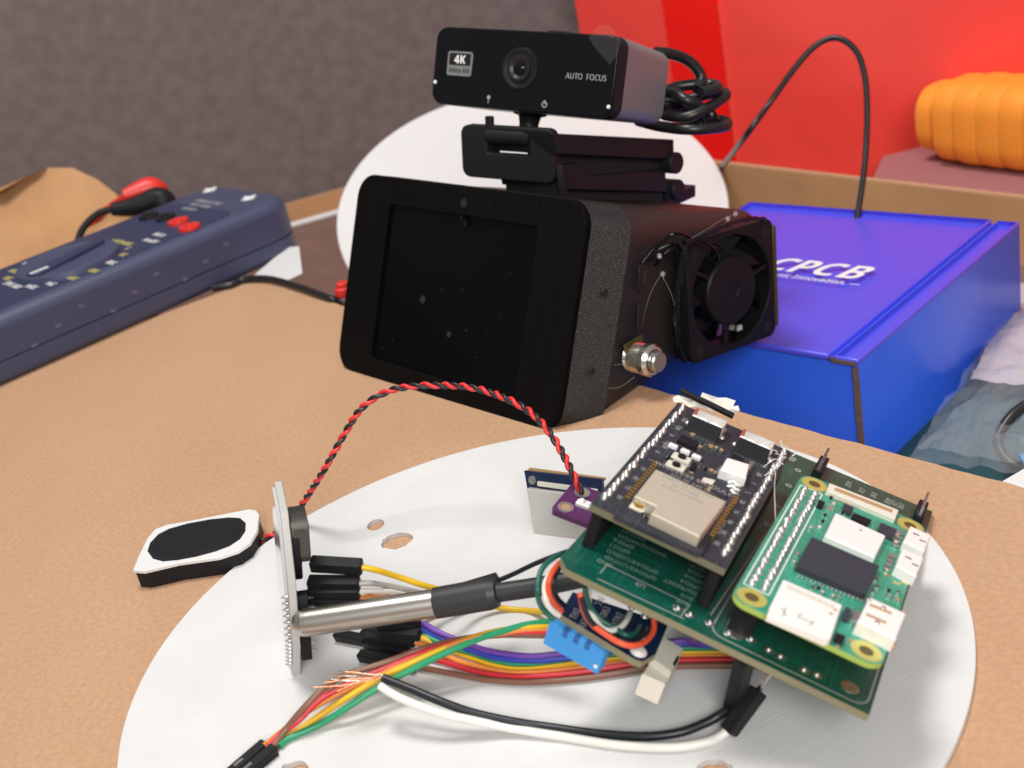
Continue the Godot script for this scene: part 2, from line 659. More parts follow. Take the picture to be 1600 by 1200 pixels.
func carton_and_discs() -> void:
	var a := Vector2(-112.34, -575.88)
	var b := Vector2(-67.84, -513.34)
	var c := Vector2(124.1, -263.24)
	var far := a + (c - a) * 1.6
	var poly := torn(a, a + (b - a) * 1.3, 5.0, 0.35) + torn(a + (b - a) * 1.31, c, 5.0, 0.35) + [far, far + Vector2(-200, 160), Vector2(-500, 160), a + Vector2(-0.82, 0.42) * 520]
	var t := thing("cardboard_box", "large flat brown cardboard box everything in front stands on", "box", Transform3D(), V(0, -60, -300))
	var s := Sh.new()
	prism(s, poly, -2.0, 1.6)
	part("top_panel", s, M.cardboard, t)
	s = Sh.new()
	prism(s, [a + Vector2(-2, 2), a + Vector2(-3, 6), c + Vector2(-4, 5), c + Vector2(-2, 2)], -60.0, -2.0)
	part("side_panel", s, M.cardboard, t)
	for e in [[V(-156.22, 1.6, -318.32), V(-115.38, 1.6, -400.95)], [V(-114.31, 1.6, -427.35), V(-67.96, 1.6, -452.24)], [V(96.21, 1.6, -281.38), V(110.48, 1.6, -238.23)], [V(-133.36, 1.6, -248.36), V(-120.69, 1.6, -280.6)]]:
		s = Sh.new()
		bar(s, e[0], e[1], V(1, 0, 0), 0.7, 0.12, 0.05)
		part("crease", s, M.cardboard, t)
	# torn holes and print lines: the near white disc
	var d := CSGPolygon3D.new()
	d.name = "white_disc"
	var l0 := V(-103.81, 3, -253.78)
	var l1 := V(-81.8, 3, -263.33)
	var dir := (l1 - l0).normalized()
	d.basis = Basis(V(0, 1, 0).cross(dir), dir, V(0, 1, 0)) if V(0, 1, 0).cross(dir).cross(dir).y > 0 else Basis(dir.cross(V(0, 1, 0)), dir, V(0, 1, 0))
	d.basis = Basis(dir.cross(V(0, 1, 0)), dir, V(0, 1, 0))
	d.position = V(-8.1, 3.0, -245.7) * MM
	var pg := PackedVector2Array()
	for i in 160:
		pg.append(Vector2(cos(TAU * i / 160), sin(TAU * i / 160)) * 102 * MM)
	d.polygon = pg
	d.depth = 1.35 * MM
	d.material = M.white_print
	add_child(d)
	var inv := d.transform.affine_inverse()
	for h in [[V(-48.21, 3, -312.82), 2.6, 3.1, 0.02], [V(-41.86, 3, -301.32), 4.6, 4.3, 0.08], [V(-66.38, 3, -211.95), 4.6, 5.2, 0.16], [V(23.2, 3, -185.13), 4.3, 5.2, 0.1]]:
		var hole := CSGPolygon3D.new()
		hole.name = "hole"
		hole.operation = CSGShape3D.OPERATION_SUBTRACTION
		var hp := PackedVector2Array()
		for i in 26:
			var w: float = 1.0 + rng.randf_range(-h[3], h[3])
			var q: Vector3 = inv * ((h[0] + V(cos(TAU * i / 26) * h[1] * w, 0, sin(TAU * i / 26) * h[2] * w)) * MM)
			hp.append(Vector2(q.x, q.y))
		hole.polygon = hp
		hole.depth = 8.0 * MM
		hole.position = V(0, 0, 2.0) * MM
		d.add_child(hole, true)
	tag(d, "white 3D printed disc lying on the cardboard under the circuit boards", "disc")
	# the second disc leans behind the black handheld
	var f := Transform3D(Basis(Vector3(0.9962, -0.0876, 0.0000), Vector3(0.0802, 0.9125, 0.4011), Vector3(-0.0351, -0.3996, 0.9160)), Vector3(32, -16.46, -662.2))
	t = thing("white_disc", "blurred white disc leaning behind the black screen housing", "disc", f, V(0, -3, 0))
	s = Sh.new()
	prism(s, circle(0, 0, 110, 120), -3.0, 0.0, 0.6, 0.0, 2)
	part("plate", s, M.white_plain, t)

func meter() -> void:
	var f := Transform3D(Basis(Vector3(0.7741, 0.0000, -0.6331), Vector3(-0.0000, 1.0000, 0.0000), Vector3(0.6331, 0.0000, 0.7741)), Vector3(-219.29, 0, -500.35))
	var t := thing("multimeter", "dark blue multimeter lying on the left of the cardboard", "multimeter", f, V(45, 0, -39))
	var ol := PackedVector2Array()
	for p in rrect(-60, -80, 171, 0, 17, 8):
		ol.append(p)
	var s := Sh.new()
	prism(s, ol, 1.65, 11.5, 0.4, 4.0, 4)
	part("lower_shell", s, M.meter_blue, t)
	s = Sh.new()
	prism(s, inset(ccw(ol), 0.8), 11.3, 12.3)
	part("seam", s, M.meter_dark, t)
	s = Sh.new()
	prism(s, ol, 12.2, 31.0, 6.0, 0.4, 5)
	part("upper_shell", s, M.meter_blue, t)
	s = Sh.new()
	prism(s, rrect(-50, -72, 140, -9, 8, 5), 31.0, 31.5, 0.3)
	part("face_plate", s, M.meter_dark, t)
	s = Sh.new()
	var mid := V(62, 31.5, -36)
	lathe(s, mid, V(0, 1, 0), [[0, 25], [2.2, 24.4], [2.6, 23], [2.0, 21.5], [1.6, 0]], 40)
	var dial := part("dial", s, M.meter_blue, t)
	s = Sh.new()
	bar(s, mid + V(-21, 2.4, 6), mid + V(21, 2.4, -6), V(0, 0, 1), 8, 2.6, 0.9)
	part("grip", s, M.meter_dark, dial)
	s = Sh.new()
	bx(s, mid + V(-21, 3.6, 5), mid + V(-12, 3.9, 7))
	part("pointer", s, M.print_white, dial)
	var marks := ["200m", "2", "20", "200", "600", "20u", "2m", "20m", "10A", "hFE", "2M", "200k", "20k", "2k", "200", "20", "2", "200u"]
	for i in marks.size():
		var w := TAU * i / marks.size() + 0.2
		var q := mid + V(cos(w) * 28.5, 0.1, sin(w) * 28.5)
		if q.z > -7.5 or q.z < -68:
			q.z = clampf(q.z, -68, -7.5)
		lettering(marks[i], 3.4, q, V(0, 0, -1), V(1, 0, 0), M.print_yellow if i % 6 > 3 or i < 3 else M.print_white, t, true)
	lettering("CAT II 600V", 3.4, V(147, 31.05, -46), V(0, 0, -1), V(1, 0, 0), M.print_faint, t, true)
	lettering("MAX 10A", 3.4, V(141.5, 31.05, -46), V(0, 0, -1), V(1, 0, 0), M.print_faint, t, true)
	lettering("FUSED", 3.2, V(135, 31.6, -46), V(0, 0, -1), V(1, 0, 0), M.print_faint, t, true)
	lettering("COM", 3.2, V(104, 31.6, -22), V(0, 0, -1), V(1, 0, 0), M.print_white, t, true)
	lettering("VΩmA", 3.2, V(97, 31.6, -18), V(0, 0, -1), V(1, 0, 0), M.print_white, t, true)
	for p in [V(119, 31.5, -29), V(115.5, 31.5, -12), V(121, 31.5, -46), V(119, 31.5, -60)]:
		s = Sh.new()
		lathe(s, p, V(0, 1, 0), [[0, 5.4], [1.6, 5.2], [1.6, 2.6], [0.2, 2.4], [0.2, 0]], 20)
		part("socket", s, M.red_plastic if p.z > -40 else M.black_plastic, t)
	for p in [V(161, 30.9, -68), V(158, 30.9, -24)]:
		s = Sh.new()
		lathe(s, p, V(0, 1, 0), [[0, 3.2], [0.5, 2.8], [0.5, 0]], 14)
		bx(s, p + V(-4.2, 0.1, -0.9), p + V(4.2, 0.6, 0.9))
		bx(s, p + V(-0.9, 0.1, -4.2), p + V(0.9, 0.65, 4.2))
		part("star_mark", s, M.print_white, t)
	for i in 9:
		s = Sh.new()
		bx(s, V(20 + i * 13, 12.2 + (i % 3) * 4, -0.05), V(23 + i * 13, 13.6 + (i % 3) * 4, 0.12), 0.1)
		part("side_fleck", s, M.meter_fleck, t)
	# the two test-lead plugs pushed into the sockets
	for e in [["black", M.black_plastic, [V(-167.8, 14.04, -662.13), V(-166.46, 21.25, -663.27), V(-165.98, 28.02, -664.21), V(-169.32, 29.82, -665.04), V(-177.06, 29.05, -664.69), V(-185.95, 28.74, -664.54), V(-194.5, 29.84, -665.05)], [V(-193.27, 29.71, -664.99), V(-200.57, 29.72, -663.89), V(-207.25, 26.99, -661.53), V(-211.98, 23.4, -657.66), V(-215.14, 18.4, -653.14)]], ["red", M.red_plastic, [V(-173.83, 21.56, -681.05), V(-172.64, 25.99, -680.9), V(-172.24, 30.32, -680.71), V(-175.05, 32.78, -680.74), V(-179.88, 33.18, -679.83), V(-184.85, 32.92, -678.6), V(-189.16, 32.65, -677.38)], [V(-188.55, 32.53, -677.32), V(-198.73, 27.95, -681.81), V(-208.89, 23.16, -679.59), V(-216.03, 17.54, -676.99)]]]:
		var pth: Array = e[2]
		var pl := thing("test_plug", e[0] + " right-angled test-lead plug in the multimeter socket", "plug", Transform3D(), pth[0], "test-lead plugs in the multimeter")
		s = Sh.new()
		var sp := spline(pth, 5)
		var rad := []
		for i in sp.size():
			var w := float(i) / (sp.size() - 1)
			rad.append(lerpf(7.0, 6.6, w) if w < 0.55 else lerpf(6.6, 3.6, (w - 0.55) / 0.45))
		tube(s, sp, rad, 14)
		part("moulded_body", s, e[1], pl)
		s = Sh.new()
		tube(s, spline(e[3], 6), 2.0, 10)
		part("lead", s, e[1], pl)

func blue_box() -> void:
	var f := Transform3D(Basis(Vector3(0.7413, 0.0000, -0.6712), Vector3(-0.0000, 1.0000, 0.0000), Vector3(0.6712, 0.0000, 0.7413)), Vector3(118.83, -60, -374.27))
	var t := thing("shipping_box", "glossy blue cardboard mailer box with white lettering on its lid", "box", f, V(68, 0, -65))
	var s := Sh.new()
	bx(s, V(0.5, 0, -130), V(3, 49, -2.6), 0.3)
	part("front_panel", s, M.box_blue, t)
	s = Sh.new()
	bx(s, V(-0.2, 0, -2.2), V(136, 49.6, 0), 0.5)
	part("side_panel", s, M.box_blue, t)
	s = Sh.new()
	bx(s, V(133, 0, -130), V(135.6, 48, -2.6))
	bx(s, V(0.5, 0, -130), V(135.6, 48, -127.5))
	part("back_panel", s, M.box_blue, t)
	s = Sh.new()
	for i in 24:
		bx(s, V(-0.2 - rng.randf() * 0.35, i * 2.0, -2.35 - rng.randf() * 0.3), V(0.1, i * 2.0 + 2.0, -0.2))
	part("torn_edge", s, M.box_edge, t, "bare brown corrugated edge of the side panel")
	s = Sh.new()
	prism(s, rrect(-0.6, -131, 136, -11.5, 0.8, 2), 49.3, 51.5, 1.0, 0.4, 3)
	var lid := part("lid", s, M.box_lid, t)
	s = Sh.new()
	bx(s, V(0.5, 48.2, -12.5), V(136, 49.4, -9), 0.1)
	part("crease", s, M.box_blue, t)
	s = Sh.new()
	prism(s, rrect(-0.4, -9.6, 136, 0.1, 0.8, 2), 49.2, 51.2, 1.0, 0.3, 3)
	part("lid_flap", s, M.box_lid, t)
	s = Sh.new()
	bx(s, V(-0.75, 49.4, -10.6), V(-0.35, 51.0, -8.8))
	bx(s, V(-0.62, 48.7, -10.2), V(-0.3, 50.2, -0.5))
	part("flap_edge", s, M.box_edge, t, "bare edge of the folded lid flap")
	lettering("JLCPCB", 13.0, V(69.0, 51.5, -63.5), V(0, 0, 1), V(1, 0, 0), M.print_white, lid, true, 0.06, 0.28)
	lettering("— Electronic Innovation. —", 3.4, V(58.5, 51.5, -59.5), V(0, 0, 1), V(1, 0, 0), M.print_white, lid, false, 0.06, 0.2)

func far_things() -> void:
	# low cardboard walls of the tray that holds the back row
	var ra := V(96.14, -26, -766.84)
	var rb := V(274.18, -26, -502.68)
	var la := V(20, -44.5, -919)
	var lb := V(-215, -44.5, -861)
	for e in [[ra, rb, "low brown cardboard wall running behind the blue box", 60.0], [la, lb, "low brown cardboard wall between the multimeter and the disc", 60.0]]:
		var a: Vector3 = e[0]
		var b: Vector3 = e[1]
		var t := thing("cardboard_wall", e[2], "cardboard wall", Transform3D(), V((a.x + b.x) / 2, -60, (a.z + b.z) / 2))
		var s := Sh.new()
		var o := V(0, 1, 0).cross((b - a).normalized()) * 4.0
		if o.z > 0:
			o = -o
		slab(s, [a, b, V(b.x, maxf(-60, b.y - e[3]), b.z), V(a.x, maxf(-60, a.y - e[3]), a.z)], o)
		part("board", s, M.brown_card, t)
		s = Sh.new()
		bar(s, a + V(0, 0.3, 0) + o * 0.5, b + V(0, 0.3, 0) + o * 0.5, V(1, 0, 0), 3.4, 0.6)
		part("top_edge", s, M.cardboard, t)
	var s := Sh.new()
	var p0 := V(-190, -57.8, -858)
	var p1 := V(-40, -57.8, -895)
	var t := thing("white_strip", "blurred white strip lying along the left cardboard wall", "strip", Transform3D(), (p0 + p1) / 2 + V(0, -3, 0))
	tube(s, [p0, p1], 2.4, 10)
	part("rod", s, M.white_plain, t)
	# cardboard flap standing behind the multimeter
	var fl := [V(-288.07, 40.64, -705.33), V(-260.81, 46.23, -696.9), V(-244.93, 50.53, -698.89), V(-231.43, 52.61, -699.85), V(-218.3, 50.03, -698.66), V(-205.59, 42, -692.73), V(-196.16, 32.97, -686.34), V(-185.9, 16.34, -672.02), V(-186.16, -2.77, -641.12), V(-280.31, -18.21, -611.91)]
	t = thing("cardboard_flap", "brown cardboard flap with rounded corner behind the multimeter", "cardboard flap", Transform3D(), V(fl[5].x, -60, fl[5].z))
	s = Sh.new()
	slab(s, fl, V(0, -1.5, -4))
	part("board", s, M.brown_card, t)
	s = Sh.new()
	slab(s, [fl[8], fl[9], V(fl[9].x, -60, fl[9].z - 20), V(fl[8].x, -60, fl[8].z - 20)], V(0, 0, -4))
	part("support", s, M.brown_card, t)
	# pale label under the end of the meter
	var q := [V(-113.73, 2.2, -580.51), V(-97.87, 6, -603.36), V(-90.7, 7, -596.97), V(-87.93, 3, -565.2), V(-95.54, 2.2, -561.67)]
	t = thing("white_label", "creased white label poking out under the multimeter end", "label", Transform3D(), q[0])
	s = Sh.new()
	slab(s, q, V(0, -0.3, 0))
	part("paper", s, M.white_plain, t)
	# cable along the edge of the carton
	var cb := [V(-132.79, 3.4, -570.27), V(-123.95, 3.4, -569.82), V(-117.33, 3.4, -573.35), V(-106.14, 3.4, -567.11), V(-96.46, 3.4, -555.92), V(-85.64, 3.4, -540.15), V(-74.87, 3, -524.37), V(-69.61, 1.5, -519.78), V(-66.64, -8, -536.64)]
	t = thing("black_cable", "black cable lying along the far edge of the cardboard", "cable", Transform3D(), cb[3])
	s = Sh.new()
	tube(s, spline(cb, 5), 1.8, 10)
	part("sheath", s, M.black_rubber, t)
	# something red beside the housing
	var rp := V(-68.71, 1.65, -520.29)
	t = thing("red_clip", "small red clip peeking out left of the black housing", "clip", Transform3D(), rp)
	s = Sh.new()
	bx(s, rp + V(-0.5, 0, -6), rp + V(7, 5, 1), 1.2)
	part("jaw", s, M.red_plastic, t)
	s = Sh.new()
	bx(s, rp + V(0.5, 4.5, -5), rp + V(6, 7, 0), 1.0)
	part("tab", s, M.red_plastic, t)
	# pinkish carton with an orange ribbed thing on it
	var pk := [V(212.1, -32, -622.92), V(232.19, -32, -659.72), V(256.4, -32, -662.69), V(317.77, -32, -595.79), V(288.47, -32, -507.04)]
	t = thing("pink_carton", "mauve carton under the orange ribbed tube at the right", "carton", Transform3D(), V(pk[2].x, -60, pk[2].z))
	s = Sh.new()
	var pl := PackedVector2Array()
	for v in pk:
		pl.append(Vector2(v.x, v.z))
	prism(s, pl, -60.0, -32.0, 1.0)
	part("body", s, M.pink_card, t)
	var oa := V(257.92, -32, -643.07)
	var ob := V(295.47, -32, -578.76)
	var ax := (ob - oa).normalized()
	t = thing("orange_tube", "orange ribbed silicone tube lying on the mauve carton", "tube", Transform3D(), oa)
	for i in 7:
		s = Sh.new()
		var c := oa + ax * (6 + i * 13.4) + V(0, 22.2, 0)
		var r0: float = [18.0, 21.2, 22.0, 22.0, 22.0, 22.0, 22.0][i]
		var side := ax.cross(V(0, 1, 0)).normalized()
		var loops := []
		for e in [[-6.7, 1.0], [-6.0, 0.4], [-3.6, 0.2], [0, 0.0], [3.6, 0.2], [6.0, 0.4], [6.7, 1.0]]:
			var lp2 := []
			for p in rrect(-r0 + e[1], -r0 + e[1], r0 - e[1], r0 - e[1], 13.5, 6):
				lp2.append(c + ax * e[0] + side * p.x + V(0, p.y, 0))
			loops.append(lp2)
		skin(s, loops, true)
		part("rib", s, M.orange_silicone, t)
	s = Sh.new()
	lathe(s, oa + V(0, 22, 0), ax, [[-1.2, 0], [-1.0, 9], [-0.4, 13], [0.4, 14.2]], 32)
	part("end_cap", s, M.orange_silicone, t)
	s = Sh.new()
	lathe(s, oa + ax * 70 + V(0, 42, 0), V(0, 1, 0), [[0, 6], [12, 5.5], [12.6, 4.5], [12.6, 0]], 20)
	part("spout", s, M.orange_silicone, t)
	# thin cable looping up in front of the red panel
	var lp := [V(147.25, -61.83, -757.03), V(151.98, -51.83, -745.13), V(152.59, -37.58, -718.67), V(141.81, -16.3, -656.89), V(133.13, 21.15, -567.34), V(147.87, 35.32, -568.39), V(160.71, 48.71, -567.98), V(170.48, 56.88, -567.36), V(178.15, 60.01, -565.51), V(183.52, 58.6, -561.55), V(187.6, 52.78, -556.65), V(188.07, 43.83, -550.29), V(186.02, 33.39, -543.25), V(182.57, 21.06, -536.43), V(177.07, 7.65, -526.91), V(169.65, -8.52, -517.21), V(166.15, -15.29, -511.87)]
	t = thing("black_cable", "thin black cable looping high in front of the red panel", "cable", Transform3D(), lp[-1])
	s = Sh.new()
	tube(s, spline(lp, 5), 1.45, 10)
	part("sheath", s, M.black_rubber, t)
	# clutter at the right edge
	var mt := [V(125.46, -58, -377.01), V(155.7, -58, -416.43), V(186.34, -58, -451.42), V(229.14, -58, -428.36), V(175.8, -58, -304.8)]
	t = thing("teal_mat", "dark teal mat under the clear plastic bag", "mat", Transform3D(), mt[0])
	s = Sh.new()
	slab(s, mt, V(0, -1.9, 0))
	part("sheet", s, M.teal, t)
	var wa := V(179.8, -59, -418.43)
	t = thing("white_packing", "pale crumpled packing paper beside the blue box", "packing", Transform3D(), wa)
	part("sheet", crumple(wa, V(234.49, -59, -494.28), V(226.54, -59, -378.25), 24, 4.0, 8.0, 0.03, 8), M.packing, t)
	bag()
	var bl := [V(183, -34.02, -367.61), V(173.28, -36.47, -366.47), V(167.71, -38.36, -364.5), V(162.86, -41.62, -361.88), V(160.53, -44.41, -359.49), V(161.12, -48.07, -356.69), V(163.97, -51.05, -354.21), V(168.18, -53.29, -353.17)]
	t = thing("black_cable", "thick black cable curling beside the clear plastic bag", "cable", Transform3D(), bl[4])
	s = Sh.new()
	tube(s, spline(bl, 5), 1.9, 12)
	part("sheath", s, M.black_rubber, t)
	s = Sh.new()
	tube(s, [bl[6] + V(2.2, 0, 0), bl[6] + V(12, 1, 1)], 3.2, 12)
	part("strain_relief", s, M.dht_blue, t)
	var ws := [V(125, -5, -277.92), V(133.81, -5, -282.1), V(143.59, -5, -281.46), V(133.25, -5, -261.24)]
	t = thing("white_sheet", "corner of a white sheet at the right edge", "sheet", Transform3D(), ws[0])
	s = Sh.new()
	slab(s, ws, V(0, -1.0, 0))
	part("paper", s, M.white_plain, t)

# a crumpled sheet over the parallelogram a, b, c: it bulges by lift and creases by fold
func crumple(a: Vector3, b: Vector3, c: Vector3, nx: int, lift_by: float, fold: float, freq: float, sd: int) -> Sh:
	var f := FastNoiseLite.new()
	f.seed = sd
	f.noise_type = FastNoiseLite.TYPE_CELLULAR
	f.cellular_return_type = FastNoiseLite.RETURN_DISTANCE2_SUB
	f.frequency = freq
	var s := Sh.new()
	var pt := []
	for i in range(nx + 1):
		var row := []
		for j in range(nx + 1):
			var u := float(i) / nx
			var w := float(j) / nx
			var p: Vector3 = a + (b - a) * u + (c - a) * w
			p += (b - a) * 0.05 * f.get_noise_2d(w * 90, 3) + (c - a) * 0.05 * f.get_noise_2d(u * 90, 77)
			p.y += lift_by * sin(PI * clampf(u * 0.8 + 0.1, 0, 1)) * sin(PI * clampf(w * 0.8 + 0.1, 0, 1)) - fold * (f.get_noise_2d(p.x * 0.7, p.z) + 0.4 * f.get_noise_2d(p.x * 1.9 + 40, p.z * 1.5))
			row.append(p)
		pt.append(row)
	for i in nx:
		for j in nx:
			var n0: Vector3 = (pt[i][j + 1] - pt[i][j]).cross(pt[i + 1][j] - pt[i][j]).normalized()
			if n0.y < 0:
				n0 = -n0
			var n1: Vector3 = (pt[i + 1][j + 1] - pt[i][j + 1]).cross(pt[i + 1][j + 1] - pt[i + 1][j]).normalized()
			if n1.y < 0:
				n1 = -n1
			s.tri(pt[i][j], pt[i + 1][j], pt[i][j + 1], n0, n0, n0)
			s.tri(pt[i + 1][j], pt[i + 1][j + 1], pt[i][j + 1], n1, n1, n1)
	return s

func bag() -> void:
	var a := V(132.79, -58, -364.25)
	var t := thing("plastic_bag", "clear crumpled plastic bag right of the blue box", "bag", Transform3D(), a)
	part("film", crumple(a, V(214.88, -56, -459.27), V(190.07, -56, -319.09), 34, 10.0, 9.0, 0.03, 5), M.bag_film, t)
	part("film", crumple(a + V(6, 4, -4), V(197.75, -52, -412.5), V(183.7, -52, -319.13), 26, 8.0, 8.0, 0.04, 21), M.bag_film, t)

func q_loop(f: Transform3D, poly, y: float) -> Array:
	var r := []
	for p in lift(poly, y):
		r.append(f * p)
	return r

func handheld() -> void:
	var f := Transform3D(Basis(Vector3(0.6283, -0.0100, 0.7779), Vector3(-0.6980, 0.4345, 0.5693), Vector3(-0.3436, -0.9006, 0.2660)), Vector3(-40.06, 70.1, -462.95))
	var tf := Transform3D(Basis(Vector3(0.6402, 0.0000, 0.7682), Vector3(-0.0000, 1.0000, 0.0000), Vector3(-0.7682, -0.0000, 0.6402)), Vector3(15.35, 0, -343.42))
	var inv := f.affine_inverse()
	var t := thing("screen_housing", "black 3D printed housing with a dark tilted screen", "device", f, V(60, -8, 76))
	var s := Sh.new()
	ring(s, rrect(0, 0, 121.3, 76, 9, 6), rrect(20.5, 10.5, 99.5, 68.5, 1.2, 6), -3.0, 0.0, 0.7, 2)
	part("bezel", s, M.black_print, t)
	s = Sh.new()
	var loops := [lift(rrect(0, 0, 121.3, 76, 9, 6), -2.4), lift(rrect(-5, -0.5, 127, 76.4, 10, 6), -13.5), lift(rrect(-5.4, -0.5, 127.6, 76.4, 10, 6), -14.6)]
	skin(s, loops, false)
	part("bezel_side", s, M.black_grain, t)
	# body: from the bezel's back to a smaller upright rectangle behind
	s = Sh.new()
	var l0 := lift(rrect(-4.4, 1.5, 126.6, 75.4, 11, 6), -14.4)
	var back := []
	var rp := ccw(rrect(-124, 4, -1.5, 37, 9, 6))
	for p in rp:
		back.append(inv * (tf * V(p.x, p.y, -112)))
	# match the point that starts the far loop to the near one
	var best := 0
	var bd := 1e9
	for k in back.size():
		var e := 0.0
		for i in back.size():
			e += l0[i].distance_squared_to(back[(i + k) % back.size()])
		if e < bd:
			bd = e
			best = k
	var rb := back.duplicate()
	rb.reverse()
	var rev := false
	for k in rb.size():
		var e := 0.0
		for i in rb.size():
			e += l0[i].distance_squared_to(rb[(i + k) % rb.size()])
		if e < bd:
			bd = e
			best = k
			rev = true
	var src := rb if rev else back
	var l1 := []
	for i in src.size():
		l1.append(src[(i + best) % src.size()])
	var lm := []
	for i in l1.size():
		lm.append(l0[i].lerp(l1[i], 0.5))
	skin(s, [l0, lm, l1], true)
	part("body", s, M.black_grain, t)
	s = Sh.new()
	prism(s, rrect(20.2, 10.2, 99.8, 68.8, 1.0, 2), -2.9, -1.6)
	var scr := part("screen", s, M.dark_screen, t)
	var dusts := 0
	for e in [Vector2(41.89, 41.46), Vector2(62.76, 35), Vector2(58.65, 51.54), Vector2(27.48, 58.57), Vector2(22.41, 62.84), Vector2(34.07, 13.48), Vector2(75.01, 45.01), Vector2(67.48, 48.61), Vector2(77.96, 47.22), Vector2(51.12, 62.93), Vector2(51.84, 36.53), Vector2(83.33, 40.36), Vector2(85.24, 26.11), Vector2(34.48, 32.72), Vector2(74.3, 56.97), Vector2(76.85, 20.58)]:
		s = Sh.new()
		prism(s, circle(e.x + 3, e.y + 1, [1.5, 0.25, 1.1, 0.3, 0.25, 0.25, 0.2, 0.35, 0.2, 0.15, 0.3, 0.2, 0.25, 0.2, 0.3, 0.2][dusts], 9), -1.62, -1.56)
		dusts += 1
		part("dust_speck", s, M.dust, scr)
	s = Sh.new()
	lathe(s, V(63.45, -1.4, 12.77), V(0, 1, 0.2), [[0, 1.5], [1.0, 1.2], [1.6, 0.5], [1.7, 0]], 8)
	lathe(s, V(61.67, -1.2, 11.12), V(0, 1, 0.2), [[0, 1.3], [1.2, 1.0], [1.8, 0]], 8)
	part("glue_blob", s, M.black_gloss, t)
	s = Sh.new()
	lathe(s, V(61.97, 0, 5.92), V(0, 1, 0), [[-0.02, 1.7], [0.05, 1.6], [0.05, 0]], 10)
	part("screw_hole", s, M.black_deep, t)
	var hf := inv * Transform3D(Basis(Vector3(0.7682, 0.0000, -0.6402), Vector3(0.6402, 0.0000, 0.7682), Vector3(0.0000, -1.0000, 0.0000)), Vector3(15.35, 0, -343.42))
	for p in [V(24.78, 0.6, -41.63), V(12.45, 1, -19.62)]:
		s = Sh.new()
		lathe(s, hf * (p + V(0, 0.4, 0)), hf.basis * V(0, 1, 0), [[-1.0, 1.15], [0.25, 1.1], [0.25, 0]], 10)
		part("screw_hole", s, M.black_deep, t)
	# slots in the side wall
	for e in [[V(43.48, 0.2, -43.5), V(41.54, 0.2, -35.18)], [V(40.31, 0.2, -30.89), V(37.45, 0.2, -21.6)]]:
		s = Sh.new()
		bar(s, hf * (e[0] + V(0, 0.6, 0)), hf * (e[1] + V(0, 0.6, 0)), hf.basis * V(1, 0, 0), 3.0, 0.5, 0.2)
		var sl := part("slot_lip", s, M.black_grain, t)
		s = Sh.new()
		bar(s, hf * (e[0] + V(0.2, 0.9, 1)), hf * (e[1] + V(0.2, 0.9, -1)), hf.basis * V(1, 0, 0), 2.0, 0.3)
		part("slot_opening", s, M.black_deep, sl)
		s = Sh.new()
		bar(s, hf * (e[0] + V(1.1, 0.95, 2)), hf * (e[1] + V(1.1, 0.95, -2)), hf.basis * V(1, 0, 0), 0.5, 0.3)
		part("tape_sliver", s, M.tape_olive, sl)
	# threaded push button standing out of the side wall
	var sf := Transform3D(Basis(Vector3(0.7682, 0.0000, -0.6402), Vector3(0.6402, 0.0000, 0.7682), Vector3(0.0000, -1.0000, 0.0000)), Vector3(15.35, 0, -343.42))
	var bp := V(34.04, 0, -14.47)
	var b := thing("push_button", "nickel push button with threaded barrel on the housing's side", "button", sf, bp)
	s = Sh.new()
	var pr := [[-1.0, 5.0]]
	for i in 7:
		pr += [[i * 0.75, 4.35], [i * 0.75 + 0.37, 5.15]]
	pr += [[5.2, 4.4], [5.2, 0]]
	lathe(s, bp, V(0, 1, 0), pr, 28)
	part("threaded_barrel", s, M.nickel, b)
	s = Sh.new()
	lathe(s, bp, V(0, 1, 0), [[5.0, 5.0], [5.3, 5.5], [7.6, 5.5], [8.6, 4.6], [8.6, 3.9]], 32)
	part("collar", s, M.nickel, b)
	s = Sh.new()
	lathe(s, bp, V(0, 1, 0), [[8.0, 3.6], [10.4, 3.6], [10.9, 3.2], [10.9, 0]], 28)
	part("cap", s, M.steel, b)
	s = Sh.new()
	bx(s, bp + V(-5, 0.6, -6.6), bp + V(4.5, 1.0, -3.6), 0.15)
	part("yellow_tape", s, M.tape_olive, b, "scrap of yellow tape behind the button")
	# wires and glue strings between the housing and the fan
	s = Sh.new()
	for e in [[V(43.29, 1.5, -44.52), V(48.03, 4, -48.4), V(52.95, 9, -51.68), V(60.17, 10, -47.12), V(64.19, 12, -44.23)], [V(44.44, 1, -44.39), V(47.73, 5, -47.46), V(53.49, 9, -48.78), V(56.68, 11, -48.16), V(62.83, 12, -43.57)], [V(45.02, 2, -44.67), V(49.47, 5, -44.84), V(51.39, 8, -46.77), V(52.48, 9, -49.55)], [V(48.96, 2, -41.54), V(48.34, 6, -45.39), V(54.58, 9, -48.37), V(58.89, 11, -47.32)], [V(64.19, 12, -44.23), V(67, 13, -40.49), V(68.8, 12, -36.48)]]:
		tube(s, spline(e, 6), 0.55, 7)
	var fw := thing("fan_lead", "glossy black fan wires glued to the housing's side", "wire", sf, V(43.29, 1.5, -44.52))
	part("wire", s, M.black_gloss, fw)
	s = Sh.new()
	var bead := spline([V(51.32, 10, -50.1), V(54.97, 9, -44.71), V(52.33, 8.5, -37.83), V(49.35, 8, -29.43), V(47.97, 7.5, -20.21), V(48.55, 7, -11.59), V(50.52, 7, -6.49)], 6)
	var br := []
	rng.seed = 61
	for i in bead.size():
		br.append(rng.randf_range(0.7, 1.7))
	tube(s, bead, br, 8)
	part("glue_bead", s, M.black_gloss, fw)
	s = Sh.new()
	bead = spline([V(54.26, 11, -47.93), V(65.48, 11.5, -47.22), V(76.47, 11.5, -46.26), V(88.34, 11, -44.08), V(99.63, 10, -39.6)], 6)
	br = []
	for i in bead.size():
		br.append(rng.randf_range(0.5, 1.3))
	tube(s, bead, br, 8)
